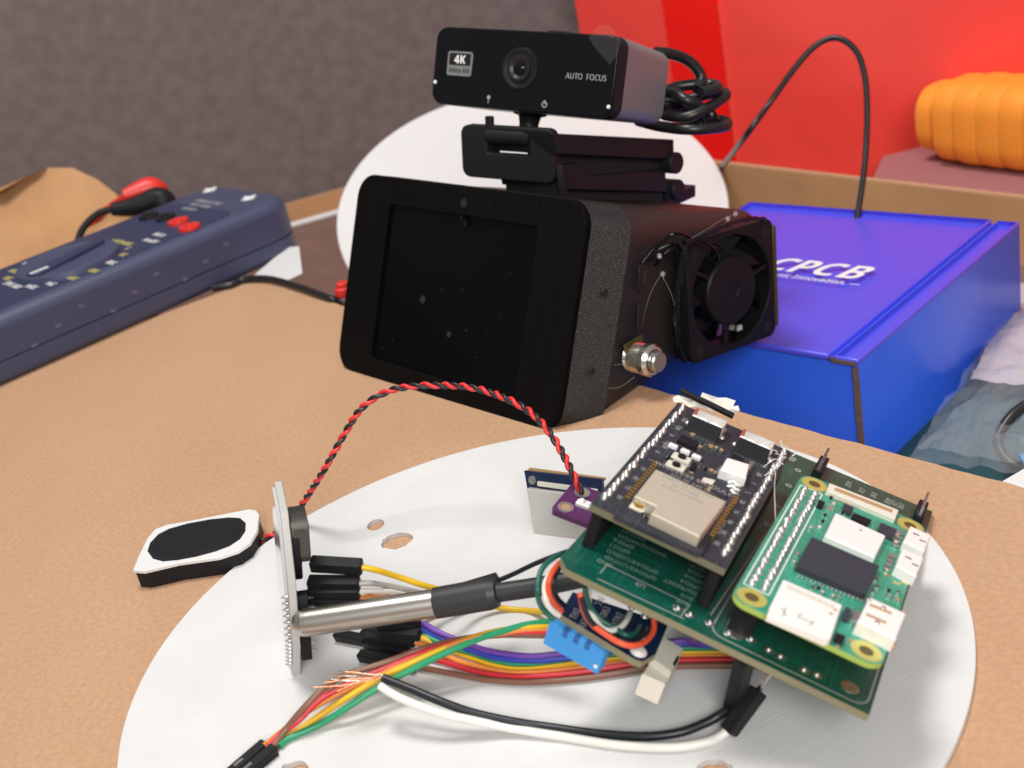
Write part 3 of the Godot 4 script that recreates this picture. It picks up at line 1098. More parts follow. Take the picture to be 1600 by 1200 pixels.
	part("glue_bead", s, M.black_gloss, fw)
	var gs := thing("glue_strings", "fine clear strings of hot glue around the fan", "glue", sf, V(52.13, 1, -36.96))
	for e in [[V(46.52, 6, -39.86), V(43.72, 3, -34.27), V(41.89, 1, -28.33)], [V(46.52, 6, -39.86), V(46.52, 9, -33.15), V(48.16, 8, -26.71), V(48.57, 6, -19.7)], [V(57.94, 11, -48.46), V(65.16, 12, -48.95), V(75.13, 11, -48.69), V(82.61, 10, -47.45), V(82.74, 11, -48.68)], [V(18.72, 1, -10.35), V(21.85, 3, -9.66), V(23.09, 9, -13.95)], [V(23.11, 1, -16.85), V(26.76, 2, -15.74), V(27.25, 6, -18.7)]]:
		s = Sh.new()
		tube(s, spline(e, 5), 0.07, 5)
		part("string", s, M.glue, gs)
	for p in [V(45.93, 7, -40.22), V(45.62, 7, -46.58), V(77.48, 11, -47.83), V(83.26, 10, -47.45)]:
		s = Sh.new()
		lathe(s, p, V(0.3, 1, 0.2), [[-0.7, 0], [-0.4, 0.8], [0.2, 1.0], [0.8, 0.6], [1.0, 0]], 8)
		part("glue_drop", s, M.glue, gs)

func fan() -> void:
	var f := Transform3D(Basis(Vector3(0.8300, -0.1400, -0.5400), Vector3(0.5485, 0.0290, 0.8356), Vector3(-0.1013, -0.9897, 0.1009)), Vector3(65.99, 44.51, -379.51))
	var z := 43.0
	var t := thing("cooling_fan", "square black cooling fan on the housing's right side", "fan", f, V(21, -10, 21))
	var s := Sh.new()
	var hole := circle(z / 2, z / 2, 19.4, 48)
	var op := PackedVector2Array()
	var rr := rrect(0, 0, z, z, 3.5, 11)
	ring(s, rr, hole, -10.5, 0.0, 0.5, 2)
	part("frame", s, M.fan_black, t)
	s = Sh.new()
	lathe(s, V(z / 2, -9, z / 2), V(0, 1, 0), [[0, 12.2], [8.2, 12.2], [8.9, 11.6], [9.0, 3.4], [8.6, 2.8], [8.6, 1.4], [8.9, 0]], 36)
	part("hub", s, M.fan_black, t)
	for i in 7:
		s = Sh.new()
		var rows := []
		for k in 5:
			var r := 12.0 + k * 1.75
			var a := TAU * i / 7 + k * 0.07
			var w := 0.36
			var row := []
			for e in [[-w, -7.6], [-w * 0.3, -5.2], [w * 0.5, -3.0], [w, -1.9]]:
				row.append(V(z / 2 + cos(a + e[0]) * r, e[1], z / 2 + sin(a + e[0]) * r))
			rows.append(row)
		for k in 4:
			for j in 3:
				var nn: Vector3 = (rows[k + 1][j] - rows[k][j]).cross(rows[k][j + 1] - rows[k][j]).normalized()
				if nn.y < 0:
					nn = -nn
				s.quad(rows[k][j], rows[k + 1][j], rows[k + 1][j + 1], rows[k][j + 1], nn, nn, nn, nn)
				var dn := V(0, -0.7, 0)
				s.quad(rows[k][j] + dn, rows[k + 1][j] + dn, rows[k + 1][j + 1] + dn, rows[k][j + 1] + dn, -nn, -nn, -nn, -nn)
		part("blade", s, M.black_gloss, t)
	for a in [0.0, 2.02, 3.95]:
		s = Sh.new()
		var d := V(cos(a - 0.25), 0, sin(a - 0.25))
		bar(s, V(z / 2, -1.6, z / 2) + d * 11.8, V(z / 2, -1.6, z / 2) + d * 20.3, V(-d.z, 0, d.x), 2.4 if a == 2.02 else 1.5, 1.6, 0.3)
		part("strut", s, M.fan_black, t)
	for p in [Vector2(4.2, 4.2), Vector2(z - 4.2, 4.2), Vector2(4.2, z - 4.2), Vector2(z - 4.2, z - 4.2)]:
		s = Sh.new()
		lathe(s, V(p.x, 0, p.y), V(0, 1, 0), [[-0.1, 1.9], [0.06, 1.8], [0.06, 0]], 14)
		part("mounting_hole", s, M.black_deep, t)
	s = Sh.new()
	bx(s, V(z - 0.5, -9.5, 3), V(z + 1.6, 0.3, z - 3), 0.5)
	part("yellow_tape", s, M.tape_olive, t, "yellow tape along the fan's right edge")
	s = Sh.new()
	bx(s, V(25.5, -8, 36), V(28.5, -2.6, 38.0), 0.2)
	part("label", s, M.wire_grey, t)
	s = Sh.new()
	tube(s, spline([V(12, -1, 2.5), V(14.5, 0.8, 3.5), V(16.5, 0.5, 6.5), V(15.5, -1, 10)], 6), 0.6, 7)
	tube(s, spline([V(11, -1, 3.2), V(13.5, 1.2, 4.5), V(15, 0.8, 7.5), V(14, -1, 11)], 6), 0.6, 7)
	part("lead", s, M.black_gloss, t)

func webcam() -> void:
	var f := Transform3D(Basis(Vector3(0.7906, -0.1201, 0.6005), Vector3(-0.5295, 0.3584, 0.7689), Vector3(-0.3075, -0.9258, 0.2198)), Vector3(0.9, 117.05, -465.2))
	var t := thing("webcam", "black webcam clipped on top of the screen housing", "webcam", f, V(38, -16, 28))
	var s := Sh.new()
	var l0 := lift(rrect(0, 0, 76, 28, 4.5, 5), -1.0)
	var l1 := lift(rrect(0.2, 0.0, 77.2, 28, 4.5, 5), -5)
	var l2 := lift(rrect(1.5, 1.6, 80, 27.6, 5, 5), -33)
	skin(s, [l0, l1], true)
	part("bezel", s, M.black_plastic, t)
	s = Sh.new()
	skin(s, [l1, l2], true)
	part("case", s, M.grey_alu, t)
	s = Sh.new()
	prism(s, rrect(0.3, 0.3, 75.7, 27.7, 4.3, 5), -1.1, 0.0, 0.35, 0.0, 2)
	var face := part("face_plate", s, M.black_gloss, t)
	# the plate is shiny; the lens sits in a round well
	var c := V(37.6, 0, 13.2)
	s = Sh.new()
	lathe(s, c, V(0, 1, 0), [[0.0, 7.4], [0.5, 7.2], [0.5, 6.5], [0.05, 5.4], [0.04, 0]], 36)
	var ln := part("lens_ring", s, M.black_plastic, t)
	s = Sh.new()
	lathe(s, c, V(0, 1, 0), [[0.05, 4.6], [1.0, 4.5], [1.0, 3.6], [0.5, 2.6], [0.45, 0]], 30)
	part("inner_ring", s, M.black_rubber, ln)
	s = Sh.new()
	lathe(s, c, V(0, 1, 0), [[0.4, 2.5], [0.9, 2.2], [1.3, 1.4], [1.45, 0]], 24)
	part("lens", s, M.black_gloss, ln)
	s = Sh.new()
	prism(s, rrect(6.2, 8.6, 17.1, 17.3, 0.8, 2), 0.0, 0.12)
	var bd := part("badge", s, M.nickel, face)
	s = Sh.new()
	prism(s, rrect(7.0, 9.3, 16.3, 13.6, 0.3, 1), 0.12, 0.2)
	part("badge_field", s, M.black_plastic, bd)
	lettering("4K", 3.0, V(11.6, 0.22, 11.5), V(1, 0, 0), V(0, 0, -1), M.print_white, bd, true)
	lettering("Ultra HD", 1.6, V(11.6, 0.14, 15.5), V(1, 0, 0), V(0, 0, -1), M.chip_dark, bd, true)
	lettering("AUTO  FOCUS", 1.9, V(64.6, 0.02, 14.6), V(1, 0, 0), V(0, 0, -1), M.print_faint, face, false)
	s = Sh.new()
	ring(s, circle(49.2, 25.0, 1.15, 16), circle(49.2, 25.0, 0.8, 16), 0.0, 0.06)
	bx(s, V(49.05, 0.0, 23.4), V(49.35, 0.08, 25.0))
	part("power_mark", s, M.print_faint, face)
	s = Sh.new()
	prism(s, circle(25.6, 24.1, 0.75, 10), 0.0, 0.06)
	bx(s, V(25.45, 0.0, 24.5), V(25.75, 0.06, 26.2))
	part("microphone_mark", s, M.print_faint, face)
	for p in [V(1.4, 0, 20.2), V(74.6, 0, 24.0)]:
		s = Sh.new()
		lathe(s, p, V(0, 1, 0), [[0.0, 0.75], [0.35, 0.6], [0.5, 0]], 10)
		part("indicator", s, M.print_white, face)
	s = Sh.new()
	bx(s, V(43, -14, -1.2), V(52, -7, 0.6), 0.5)
	part("top_button", s, M.black_plastic, t)
	s = Sh.new()
	var fp := [V(63.98, 0.3, 1.44), V(68.89, 3, -2.55), V(73.78, 4, -2.47), V(77.28, 2, 1.75), V(75.98, 0.5, 6.42), V(73.58, 0.3, 9.98), V(67.75, 0.3, 5.43)]
	slab(s, fp, V(0.02, 0.05, 0))
	part("film_corner", s, M.film, t, "lifted corner of clear protective film")
	# ball neck down to the clip
	s = Sh.new()
	var n0 := f * V(36, -15, 27.4)
	var hf := Transform3D(Basis(Vector3(0.7762, -0.0751, 0.6260), Vector3(-0.6084, 0.1711, 0.7750), Vector3(-0.1653, -0.9824, 0.0871)), Vector3(2.28, 83.26, -445.12))
	var inv := f.affine_inverse() * hf
	lathe(s, V(36, -13, 27), V(0, 0, 1), [[0, 6.5], [1.6, 6.2], [2.2, 4.2], [4.8, 3.6], [7.5, 3.6]], 20)
	var nk := part("neck", s, M.black_plastic, t)
	s = Sh.new()
	bar(s, inv * V(11.5, -1, -4), inv * V(11.5, -1, 3), V(1, 0, 0), 3.0, 2.0, 0.3)
	part("fin", s, M.black_plastic, nk)
	# front hook: a plate with a window that holds a hinge barrel
	s = Sh.new()
	var o := PackedVector2Array()
	ring(s, rrect(-1.2, -0.6, 39.4, 18.6, 3.4, 4), rrect(10.4, 1.0, 29.0, 9.2, 0.6, 4), -3.6, 0.0, 0.6, 2)
	for i in s.v.size():
		s.v[i] = inv * s.v[i]
		s.n[i] = inv.basis * s.n[i]
	var hk := part("clip_hook", s, M.black_plastic, t)
	s = Sh.new()
	lathe(s, V(10.4, -2.0, 3.0), V(1, 0, 0), [[0, 0], [0, 2.9], [18.5, 2.9], [18.5, 0]], 16)
	bx(s, V(10.6, -3.2, 8.6), V(14, -0.3, 9.2))
	for i in s.v.size():
		s.v[i] = inv * s.v[i]
		s.n[i] = inv.basis * s.n[i]
	part("hinge_barrel", s, M.black_plastic, hk)
	# arms running back over the housing
	var sf := f.affine_inverse() * Transform3D(Basis(Vector3(0.7682, 0.0000, -0.6402), Vector3(0.6402, 0.0000, 0.7682), Vector3(0.0000, -1.0000, 0.0000)), Vector3(15.35, 0, -343.42))
	for e in [["upper_arm", [Vector2(60, -80.5), Vector2(124, -58), Vector2(122.5, -50.5), Vector2(118, -52), Vector2(61, -72.5)], -82.0, -46.0], ["lower_arm", [Vector2(62, -68), Vector2(72, -66), Vector2(80, -58.6), Vector2(119, -47.5), Vector2(118, -38.6), Vector2(62, -59)], -80.0, -48.0]]:
		s = Sh.new()
		prism(s, e[1], e[2], e[3], 0.7, 0.7)
		s.xf(0, sf)
		part(e[0], s, M.black_plastic, t)
	s = Sh.new()
	prism(s, [Vector2(61, -74), Vector2(119, -53.5), Vector2(119, -45), Vector2(80, -57), Vector2(62, -63)], -62.0, -50.0, 0.4, 0.4)
	prism(s, [Vector2(61.5, -61), Vector2(119, -41), Vector2(117, -34), Vector2(60, -49)], -77.0, -50.5, 0.4, 0.4)
	s.xf(0, sf)
	part("shaded_gap_block", s, M.black_deep, t)  # added black filler: shaded gap between the arms, and base below
	s = Sh.new()
	lathe(s, sf * V(121.5, -84, -49.5), sf.basis * V(0, 1, 0), [[0, 0], [0, 4.2], [39.5, 4.2], [40.0, 3.6], [40.0, 0]], 18)
	part("hinge", s, M.black_plastic, t)
	s = Sh.new()
	lathe(s, sf * V(124.5, -74, -37.5), sf.basis * V(0, 1, 0), [[0, 0], [0, 4.0], [26, 4.0], [26.5, 3.4], [26.5, 0]], 16)
	part("rear_foot", s, M.black_plastic, t)
	s = Sh.new()
	prism(s, [Vector2(118, -41), Vector2(126, -40), Vector2(131, -35), Vector2(138, -34.5), Vector2(137, -30), Vector2(120, -31)], -74, -50, 0.5, 0.5)
	s.xf(0, sf)
	part("rear_bracket", s, M.black_plastic, t)
	s = Sh.new()
	bar(s, sf * V(60.5, -45.5, -69), sf * V(58.5, -45.5, -48), sf.basis * V(1, 0, 0), 1.6, 3.0, 0.3)
	part("spring_leaf", s, M.black_plastic, t)
	# coiled cable behind the camera
	s = Sh.new()
	for e in [[V(73.46, -34, 1.79), V(76.61, -38, 1.53), V(79.89, -44, 2.15), V(83.52, -48, 4.5), V(86.25, -50, 9.03), V(86.44, -46, 13.16)], [V(74.48, -40, 16.77), V(77.18, -46, 13.01), V(83.61, -50, 11.08), V(90.62, -52, 10.44), V(94.13, -46, 12.29), V(90.8, -40, 14.55)], [V(71.61, -44, 15.46), V(80.16, -40, 15.26), V(86.34, -38, 17.62), V(89.71, -42, 18.53)], [V(71.57, -46, 21.8), V(78.82, -40, 23.62), V(87.18, -38, 23.51), V(92.42, -42, 20.2), V(95.41, -50, 15.21), V(94.8, -54, 13.38), V(90.59, -58, 12.54), V(83.29, -58, 14.57), V(71.81, -56, 18.64)], [V(70.04, -50, 17.72), V(77.98, -48, 18.87), V(83.77, -46, 17.87), V(87.26, -48, 18.96), V(91.79, -50, 21.5), V(94.68, -48, 24.45)], [V(62.42, -50, 26.07), V(75.07, -42, 27.57), V(87, -38, 28.01), V(94.22, -42, 27), V(98.1, -50, 25.17), V(95.02, -56, 23.09), V(87.92, -58, 23.11), V(76.98, -56, 24.5)], [V(74.97, -42, 20.72), V(78.21, -52, 20.83), V(85.24, -56, 22.31), V(91.51, -50, 25.32)]]:
		tube(s, spline(e, 6), 2.05, 12)
	part("cable", s, M.black_rubber, t)


func line2(s: Sh, a: Vector2, b: Vector2, w: float, y: float) -> void:
	bar(s, V(a.x, y, a.y), V(b.x, y, b.y), V(b.y - a.y, 0, a.x - b.x), w, 0.05)

func chip(called: String, poly, y0: float, h: float, m: Material, parent: Node, bev := 0.15) -> MeshInstance3D:
	var s := Sh.new()
	prism(s, poly, y0, y0 + h, bev)
	return part(called, s, m, parent)

func smd(parent: Node, at: Vector2, y: float, w: float, d: float, h: float, body: Material, turn := 0.0) -> void:
	var s := Sh.new()
	var k := Transform3D(Basis(V(0, 1, 0), turn), V(at.x, y, at.y))
	bx(s, V(-w * 0.32, 0, -d / 2), V(w * 0.32, h, d / 2))
	s.xf(0, k)
	var o := part("resistor", s, body, parent)
	s = Sh.new()
	bx(s, V(-w / 2, -0.02, -d / 2 - 0.03), V(-w * 0.3, h + 0.04, d / 2 + 0.03))
	bx(s, V(w * 0.3, -0.02, -d / 2 - 0.03), V(w / 2, h + 0.04, d / 2 + 0.03))
	s.xf(0, k)
	var c := part("end_cap", s, M.tin, o)
	c.set_meta("kind", "stuff")

func boards() -> void:
	var f := Transform3D(Basis(Vector3(0.7737, -0.3861, 0.5023), Vector3(0.4182, 0.9068, 0.0529), Vector3(-0.4759, 0.1692, 0.8631)), Vector3(64.09, 29.78, -241.72))
	# ---- green carrier
	var t := thing("carrier_board", "tilted dark green carrier circuit board holding the two smaller boards", "circuit board", f, V(-5, -12.6, 12))
	var s := Sh.new()
	var ol := [Vector2(-38.6, -35.5), Vector2(28, -36.5), Vector2(28.2, 60.3), Vector2(-36, 60.6), Vector2(-38.6, 57.5)]
	prism(s, ol, -12.6, -11.06)
	part("substrate", s, M.pcb_edge, t)
	s = Sh.new()
	prism(s, inset(ccw(ol), 0.05), -11.07, -11.0)
	var mk := part("solder_mask", s, M.green_pcb, t)
	s = Sh.new()
	prism(s, inset(ccw(ol), 0.05), -12.66, -12.59)
	part("underside", s, M.green_pcb, t)
	# white outlines printed on it
	s = Sh.new()
	ring(s, rrect(-5.2, -5.0, 27.4, 58.8, 3.2, 5), rrect(-4.9, -4.7, 27.1, 58.5, 2.9, 5), -11.0, -10.96)
	part("printed_outline", s, M.print_faint, mk)
	s = Sh.new()
	line2(s, Vector2(-29.83, 56.69), Vector2(-29.89, 52.43), 0.2, -10.97)
	line2(s, Vector2(-29.65, 58.86), Vector2(-10.49, 58.36), 0.22, -10.97)
	line2(s, Vector2(-11.37, 58.34), Vector2(-10.99, 52.71), 0.2, -10.97)
	line2(s, Vector2(-6.48, 52.86), Vector2(-4.51, -12.84), 0.3, -10.97)
	line2(s, Vector2(-29.74, 52.58), Vector2(-10.99, 52.71), 0.22, -10.97)
	part("printed_line", s, M.print_faint, mk)
	var words := [["GND", -30.5], ["GPIO43/U0TXD", -25.5], ["GPIO44/U0RXD", -26], ["GPIO1", -30], ["GPIO2", -30], ["GPIO42/MTMS", -26.5], ["GPIO41", -29.5]]
	for i in words.size():
		lettering(words[i][0], 1.25, V(words[i][1], -10.98, 52.3 - i * 2.55), V(-1, 0, 0.04), V(0, 0, 1), M.print_green, mk)
	words = [["5V0", -12.4], ["3V3", -12.4], ["3V3", -12.4], ["EN/RESET", -14.6], ["GPIO4", -13], ["GPIO5", -13], ["GPIO6", -13], ["GPIO7", -13]]
	for i in words.size():
		lettering(words[i][0], 1.25, V(words[i][1], -10.98, 55.6 - i * 2.5), V(-1, 0, 0.04), V(0, 0, 1), M.print_green, mk)
	lettering("U3", 1.3, V(-21.63, -10.98, 54.06), V(-1, 0, 0), V(0, 0, 1), M.print_faint, mk)
	for e in [["SDA", V(6.32, -10.98, -31.49)], ["SCL", V(9.98, -10.98, -31.14)], ["3V3", V(13.08, -10.98, -31.33)], ["SDA", V(16.86, -10.98, -31.48)], ["SCL", V(18.5, -10.98, -31.69)], ["3V3", V(20.25, -10.98, -31.56)]]:
		lettering(e[0], 1.4, e[1], V(0, 0, -1), V(1, 0, 0), M.print_faint, mk)
	# through-hole pads and solder
	for p in [V(-1.59, -11, 56.1), V(2.72, -11, 54.52), V(6.63, -11, 55.21), V(9.16, -11, 55.52), V(14.19, -11, 56.19), V(16.77, -11, 55.86), V(-12.64, -11, 55.87), V(-9.94, -11, 55.95), V(-5.79, -11, 55.6)]:
		s = Sh.new()
		lathe(s, p, V(0, 1, 0), [[0, 1.1], [0.06, 1.0], [0.1, 0.6], [0.5, 0.4], [0.7, 0]], 10)
		part("solder_joint", s, M.tin, mk)
	for p in [V(23.19, -11, 54.57), V(-0.4, -11, 55)]:
		s = Sh.new()
		lathe(s, p, V(0, 1, 0), [[0, 1.9], [0.08, 1.8], [0.08, 0.9], [0.02, 0.8], [0.02, 0]], 16)
		part("plated_hole", s, M.tin, mk)
	for p in [V(-9.11, -11, -31.55), V(-6.42, -11, -26.98), V(-6.46, -11, -16.49), V(-6.02, -11, -3.43), V(-6.03, -11, 7.09), V(-9.01, -11, -32.52)]:
		s = Sh.new()
		ring(s, circle(p.x, p.z, 0.85, 12), circle(p.x, p.z, 0.45, 12), -11.0, -10.93)
		part("via_ring", s, M.print_faint, mk)
	# socket strips that lift the two boards
	var e_in_p := f.affine_inverse() * Transform3D(Basis(Vector3(0.7814, -0.3889, 0.4880), Vector3(0.4182, 0.9068, 0.0529), Vector3(-0.4631, 0.1628, 0.8713)), Vector3(38.06, 44.18, -263.83))
	for x in [0.3, 27.1]:
		s = Sh.new()
		var a := e_in_p * V(x, -10.6, -3.5 if x < 1 else -2.5)
		var b := e_in_p * V(x, -10.6, 54.5 if x < 1 else 56.5)
		bar(s, V(a.x, -6.75, a.z), V(b.x, -6.75, b.z), V(1, 0, 0), 2.5, 8.5, 0.2)
		var st := part("socket_strip", s, M.black_plastic, t)
		s = Sh.new()
		bar(s, V(a.x, -1.6, a.z), V(b.x, -1.6, b.z), V(1, 0, 0), 2.4, 1.7, 0.15)
		part("pin_strip", s, M.chip_dark, st)
	s = Sh.new()
	bx(s, V(-2.5, -11.0, 2.6), V(2.5, -3.2, 54.6), 0.2)
	part("socket_strip", s, M.black_plastic, t)
	s = Sh.new()
	for k in 20:
		bx(s, V(-2.75, -10.95, 4.4 + k * 2.54), V(-2.45, -9.6, 5.4 + k * 2.54))
	var sk := part("socket_pins", s, M.tin, t)
	sk.set_meta("kind", "stuff")
	s = Sh.new()
	bx(s, V(-1.87, -10.9, 49.07), V(1.83, -8.6, 52.46), 0.1)
	part("socket_end", s, M.chip_dark, t)
	# upright pin rows along the far edge
	for q in [V(-1.8, -11, -27.49), V(25.05, -11, -26.35)]:
		s = Sh.new()
		bx(s, q + V(-1.2, 0, -9.0), q + V(1.2, 2.4, 1.2), 0.15)
		var hd := part("pin_row", s, M.black_plastic, t)
		for k in 4:
			s = Sh.new()
			bx(s, q + V(-0.32, 2.3, -0.3 - 2.5 * k), q + V(0.32, 5.0 + k * 0.2, 0.34 - 2.5 * k))
			part("pin", s, M.tin, hd)
	# below: black pin headers and two white sockets near the front edge
	s = Sh.new()
	bx(s, V(-9, -15.2, 52.5), V(11, -12.7, 55.1), 0.15)
	part("underside_header", s, M.black_plastic, t)
	esp()
	pi_zero()

func esp() -> void:
	var f := Transform3D(Basis(Vector3(0.7814, -0.3889, 0.4880), Vector3(0.4182, 0.9068, 0.0529), Vector3(-0.4631, 0.1628, 0.8713)), Vector3(38.06, 44.18, -263.83))
	var t := thing("microcontroller_board", "black microcontroller board with a metal-shielded radio module", "circuit board", f, V(13, -1.6, 26))
	var s := Sh.new()
	var ol := [Vector2(-0.78, -1.21), Vector2(28.78, -2.76), Vector2(28.29, 58.79), Vector2(23.26, 58.59), Vector2(4.58, 56.66), Vector2(-0.26, 56.95)]
	ol = [Vector2(-1.6, -6), Vector2(28.6, -5), Vector2(29.0, 59), Vector2(-1.2, 57.5)]
	prism(s, ol, -1.6, -0.06)
	part("substrate", s, M.pcb_edge_dark, t)
	s = Sh.new()
	prism(s, inset(ccw(ol), 0.04), -0.07, 0.0)
	var mk := part("solder_mask", s, M.black_pcb, t)
	# pin joints along both long sides
	rng.seed = 15
	for k in 22:
		for side in 2:
			s = Sh.new()
			var p := V(0.35 if side == 0 else 27.1, 0, -3.0 + k * 2.66 + side * 0.9)
			solder(s, p + V(rng.randf_range(-0.18, 0.18), 0, rng.randf_range(-0.2, 0.2)), rng.randf_range(0.78, 1.08), 1.2 + rng.randf() * 0.4, 8)
			part("solder_joint", s, M.tin, mk)
			if k % 2 == 0 and k > 0:
				lettering(["3V3", "RST", "4", "5", "6", "7", "15", "16", "17", "18", "8"][k / 2 - 1] if side == 0 else ["G", "TX", "RX", "1", "2", "42", "41", "40", "39", "38", "37"][k / 2 - 1], 1.1, p + V(2.3 if side == 0 else -2.3, 0.03, 0), V(0, 0, -1), V(1, 0, 0), M.print_faint, mk)
	lettering("RGB IO38", 1.1, V(23.6, 0.03, 44), V(0, 0, -1), V(1, 0, 0), M.print_faint, mk)
	lettering("BOOT", 1.2, V(3.2, 0.03, 18.5), V(0, 0, -1), V(1, 0, 0), M.print_faint, mk)
	# radio module with its can
	s = Sh.new()
	prism(s, rrect(4.6, 28.5, 23.4, 59.5, 0.2, 1), 0.05, 0.85)
	var md := part("radio_module", s, M.black_pcb, t)
	s = Sh.new()
	prism(s, [Vector2(5.94, 38.19), Vector2(22.45, 38.86), Vector2(21.86, 57.21), Vector2(11.11, 56.67), Vector2(11.04, 52.95), Vector2(6.1, 53)], 0.85, 3.4, 0.35, 0.0, 2)
	var can := part("shield_can", s, M.shield_tin, md)
	var cx := V(13.4, 3.43, 34.5)
	for e in [["WIRELESS MODULE", 1.5, -5.0], ["FCC ID 2AC7Z", 1.1, -2.6], ["CMIIT ID 2021DP", 1.1, -0.6], ["IC 21098", 1.1, 1.4], ["R 201-210709", 1.1, 3.4]]:
		lettering(e[0], e[1], cx + V(0.5, 0, e[2] + 6), V(1, 0, 0), V(0, 0, -1), M.print_grey, can)
	for side in 2:
		for k in 14:
			s = Sh.new()
			var x := 4.5 if side == 0 else 23.5
			bx(s, V(x - 0.75, 0.02, 30.2 + k * 1.5), V(x + 0.35, 0.95, 31.1 + k * 1.5))
			part("gold_pad", s, M.gold, md)
	s = Sh.new()
	var u := V(7.52, 0.9, 52.61)
	bx(s, u + V(-1.6, 0, -1.6), u + V(1.6, 0.5, 1.6), 0.1)
	var ufl := part("antenna_socket", s, M.ivory, md)
	s = Sh.new()
	lathe(s, u + V(0, 0.5, 0), V(0, 1, 0), [[0, 1.15], [0.9, 1.15], [0.9, 0.8], [0.3, 0.7], [0.3, 0.3], [0.8, 0.25], [0.8, 0]], 16)
	part("gold_contact", s, M.gold, ufl)
	s = Sh.new()
	bx(s, V(6.7, 0.86, 49.14), V(8.93, 1.4, 50.1))
	part("gold_strip", s, M.gold, md)
	for p in [Vector2(10.05, 54.9), Vector2(10.81, 53.12), Vector2(12.2, 55.26), Vector2(9.03, 53.9)]:
		smd(md, p, 0.85, 1.0, 0.6, 0.45, M.chip_dark, 0.4)
	# two USB sockets at the far end
	for e in [[V(4.34, 3.3, 4.65), V(12.28, 3.3, 5.79)], [V(16.74, 3.3, 5.33), V(24.62, 3.3, 6.38)]]:
		var a: Vector3 = e[0]
		var b: Vector3 = e[1]
		s = Sh.new()
		prism(s, rrect(a.x, a.z - 4.8, b.x, a.z, 0.3, 2), 0.05, 3.3, 0.5, 0.0, 2)
		var us := part("usb_socket", s, M.white_tin, t)
		s = Sh.new()
		skin(s, [[V(a.x - 0.1, 0.02, a.z), V(b.x + 0.1, 0.02, a.z), V(b.x - 0.1, 3.0, a.z), V(a.x + 0.1, 3.0, a.z)], [V(a.x - 0.2, 0.02, a.z + 3.4), V(b.x + 0.2, 0.02, a.z + 3.4), V(b.x + 0.1, 0.9, a.z + 2.9), V(a.x - 0.1, 0.9, a.z + 2.9)]])
		part("socket_body", s, M.chip_dark, us)
		s = Sh.new()
		for k in 10:
			bx(s, V(a.x + 0.4 + k * (b.x - a.x - 0.8) / 9.4, 0.03, a.z + 3.2), V(a.x + 0.9 + k * (b.x - a.x - 0.8) / 9.4, 0.3, a.z + 4.1))
		part("socket_pins", s, M.tin, us).set_meta("kind", "stuff")
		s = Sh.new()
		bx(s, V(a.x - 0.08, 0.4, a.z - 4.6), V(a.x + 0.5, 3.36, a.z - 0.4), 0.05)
		part("red_reflection", s, M.red_glint, us)  # red reflection on the left of the metal top, painted as a part
		s = Sh.new()
		for j in 4:
			bar(s, V(a.x + 1.2 + j * 1.6, 3.34, a.z - 0.3 - (j % 2) * 0.7), V(a.x + 2.8 + j * 1.6, 3.36, a.z - 0.9 + (j % 2) * 0.8), V(0, 0, 1), 0.5, 0.1)
		part("torn_pattern", s, M.cream, us)  # cream zigzag bars across the socket top
		for x in [a.x - 0.5, b.x + 0.5]:
			s = Sh.new()
			solder(s, V(x, 0, a.z - 1.5), 0.8, 0.7)
			part("solder_joint", s, M.tin, us)
	# small parts between
	chip("serial_chip", [Vector2(4.72, 12.38), Vector2(9.23, 12.48), Vector2(9.27, 16.03), Vector2(4.75, 15.75)], 0.0, 1.1, M.chip_dark, t)
	chip("glare_inductor", [Vector2(16.95, 16.84), Vector2(22.21, 15.55), Vector2(23.2, 22.69), Vector2(17.2, 23.8)], 0.0, 2.4, M.white_tin, t, 0.4)  # shiny inductor block, its overexposed glare painted in as white
	for k in 3:
		for e in [[V(17.06, 0.3, 20.07), 0.0], [V(22.14, 0.3, 11.45), 1.0]]:
			s = Sh.new()
			bx(s, e[0] + V(-0.5, 0, k * 1.5 - 0.4), e[0] + V(0.5, 0.9, k * 1.5 + 0.5), 0.1)
			part("lead_foot", s, M.tin, t)
	chip("regulator", [Vector2(17.67, 28.25), Vector2(21.38, 28.31), Vector2(21.65, 33.48), Vector2(17.82, 32.96)], 0.0, 1.4, M.chip, t)
	chip("capacitor", [Vector2(16.96, 30.71), Vector2(20.31, 31.1), Vector2(20.36, 33.31), Vector2(17.03, 32.94)], 0.0, 1.0, M.tan_part, t)
	chip("tan_capacitor", [Vector2(14.87, 28), Vector2(17.48, 27), Vector2(17.52, 29.66), Vector2(14.97, 30.48)], 0.0, 1.0, M.cream, t)
	for k in 3:
		s = Sh.new()
		var q := V(21.26, 0.4, 24.27) + V(0.3 * k, 0, k * 2.2)
		tube(s, spline([q + V(-1.3, 0, 0.6), q + V(-0.3, 0.5, -0.2), q + V(0.6, 0.3, 0.3), q + V(1.3, 0, -0.4)], 4), 0.42, 6)
		part("solder_lead", s, M.white_tin, t)
	for e in [[V(8.27, 0, 23.91)], [V(8.39, 0, 28.7)]]:
		var q: Vector3 = e[0]
		s = Sh.new()
		bx(s, q + V(-2.2, 0.0, -1.5), q + V(2.2, 1.3, 1.5), 0.2)
		var bt := part("push_button", s, M.cream, t)
		s = Sh.new()
		lathe(s, q + V(0, 1.3, 0), V(0, 1, 0), [[0, 1.0], [0.5, 0.95], [0.6, 0]], 14)
		part("button_cap", s, M.chip_dark, bt)
		for x in [-2.7, 2.7]:
			s = Sh.new()
			bx(s, q + V(x - 0.5, 0.0, -1.2), q + V(x + 0.5, 0.5, 1.2), 0.1)
			part("button_foot", s, M.tin, bt)
	for e in [V(4.8, 0.5, 19.02), V(7.88, 0.5, 19.14), V(10.75, 0.5, 19.46)]:
		s = Sh.new()
		bx(s, e + V(-1.1, -0.5, -0.75), e + V(1.1, 0.5, 0.75), 0.2)
		part("light_diode", s, M.white_tin, t)
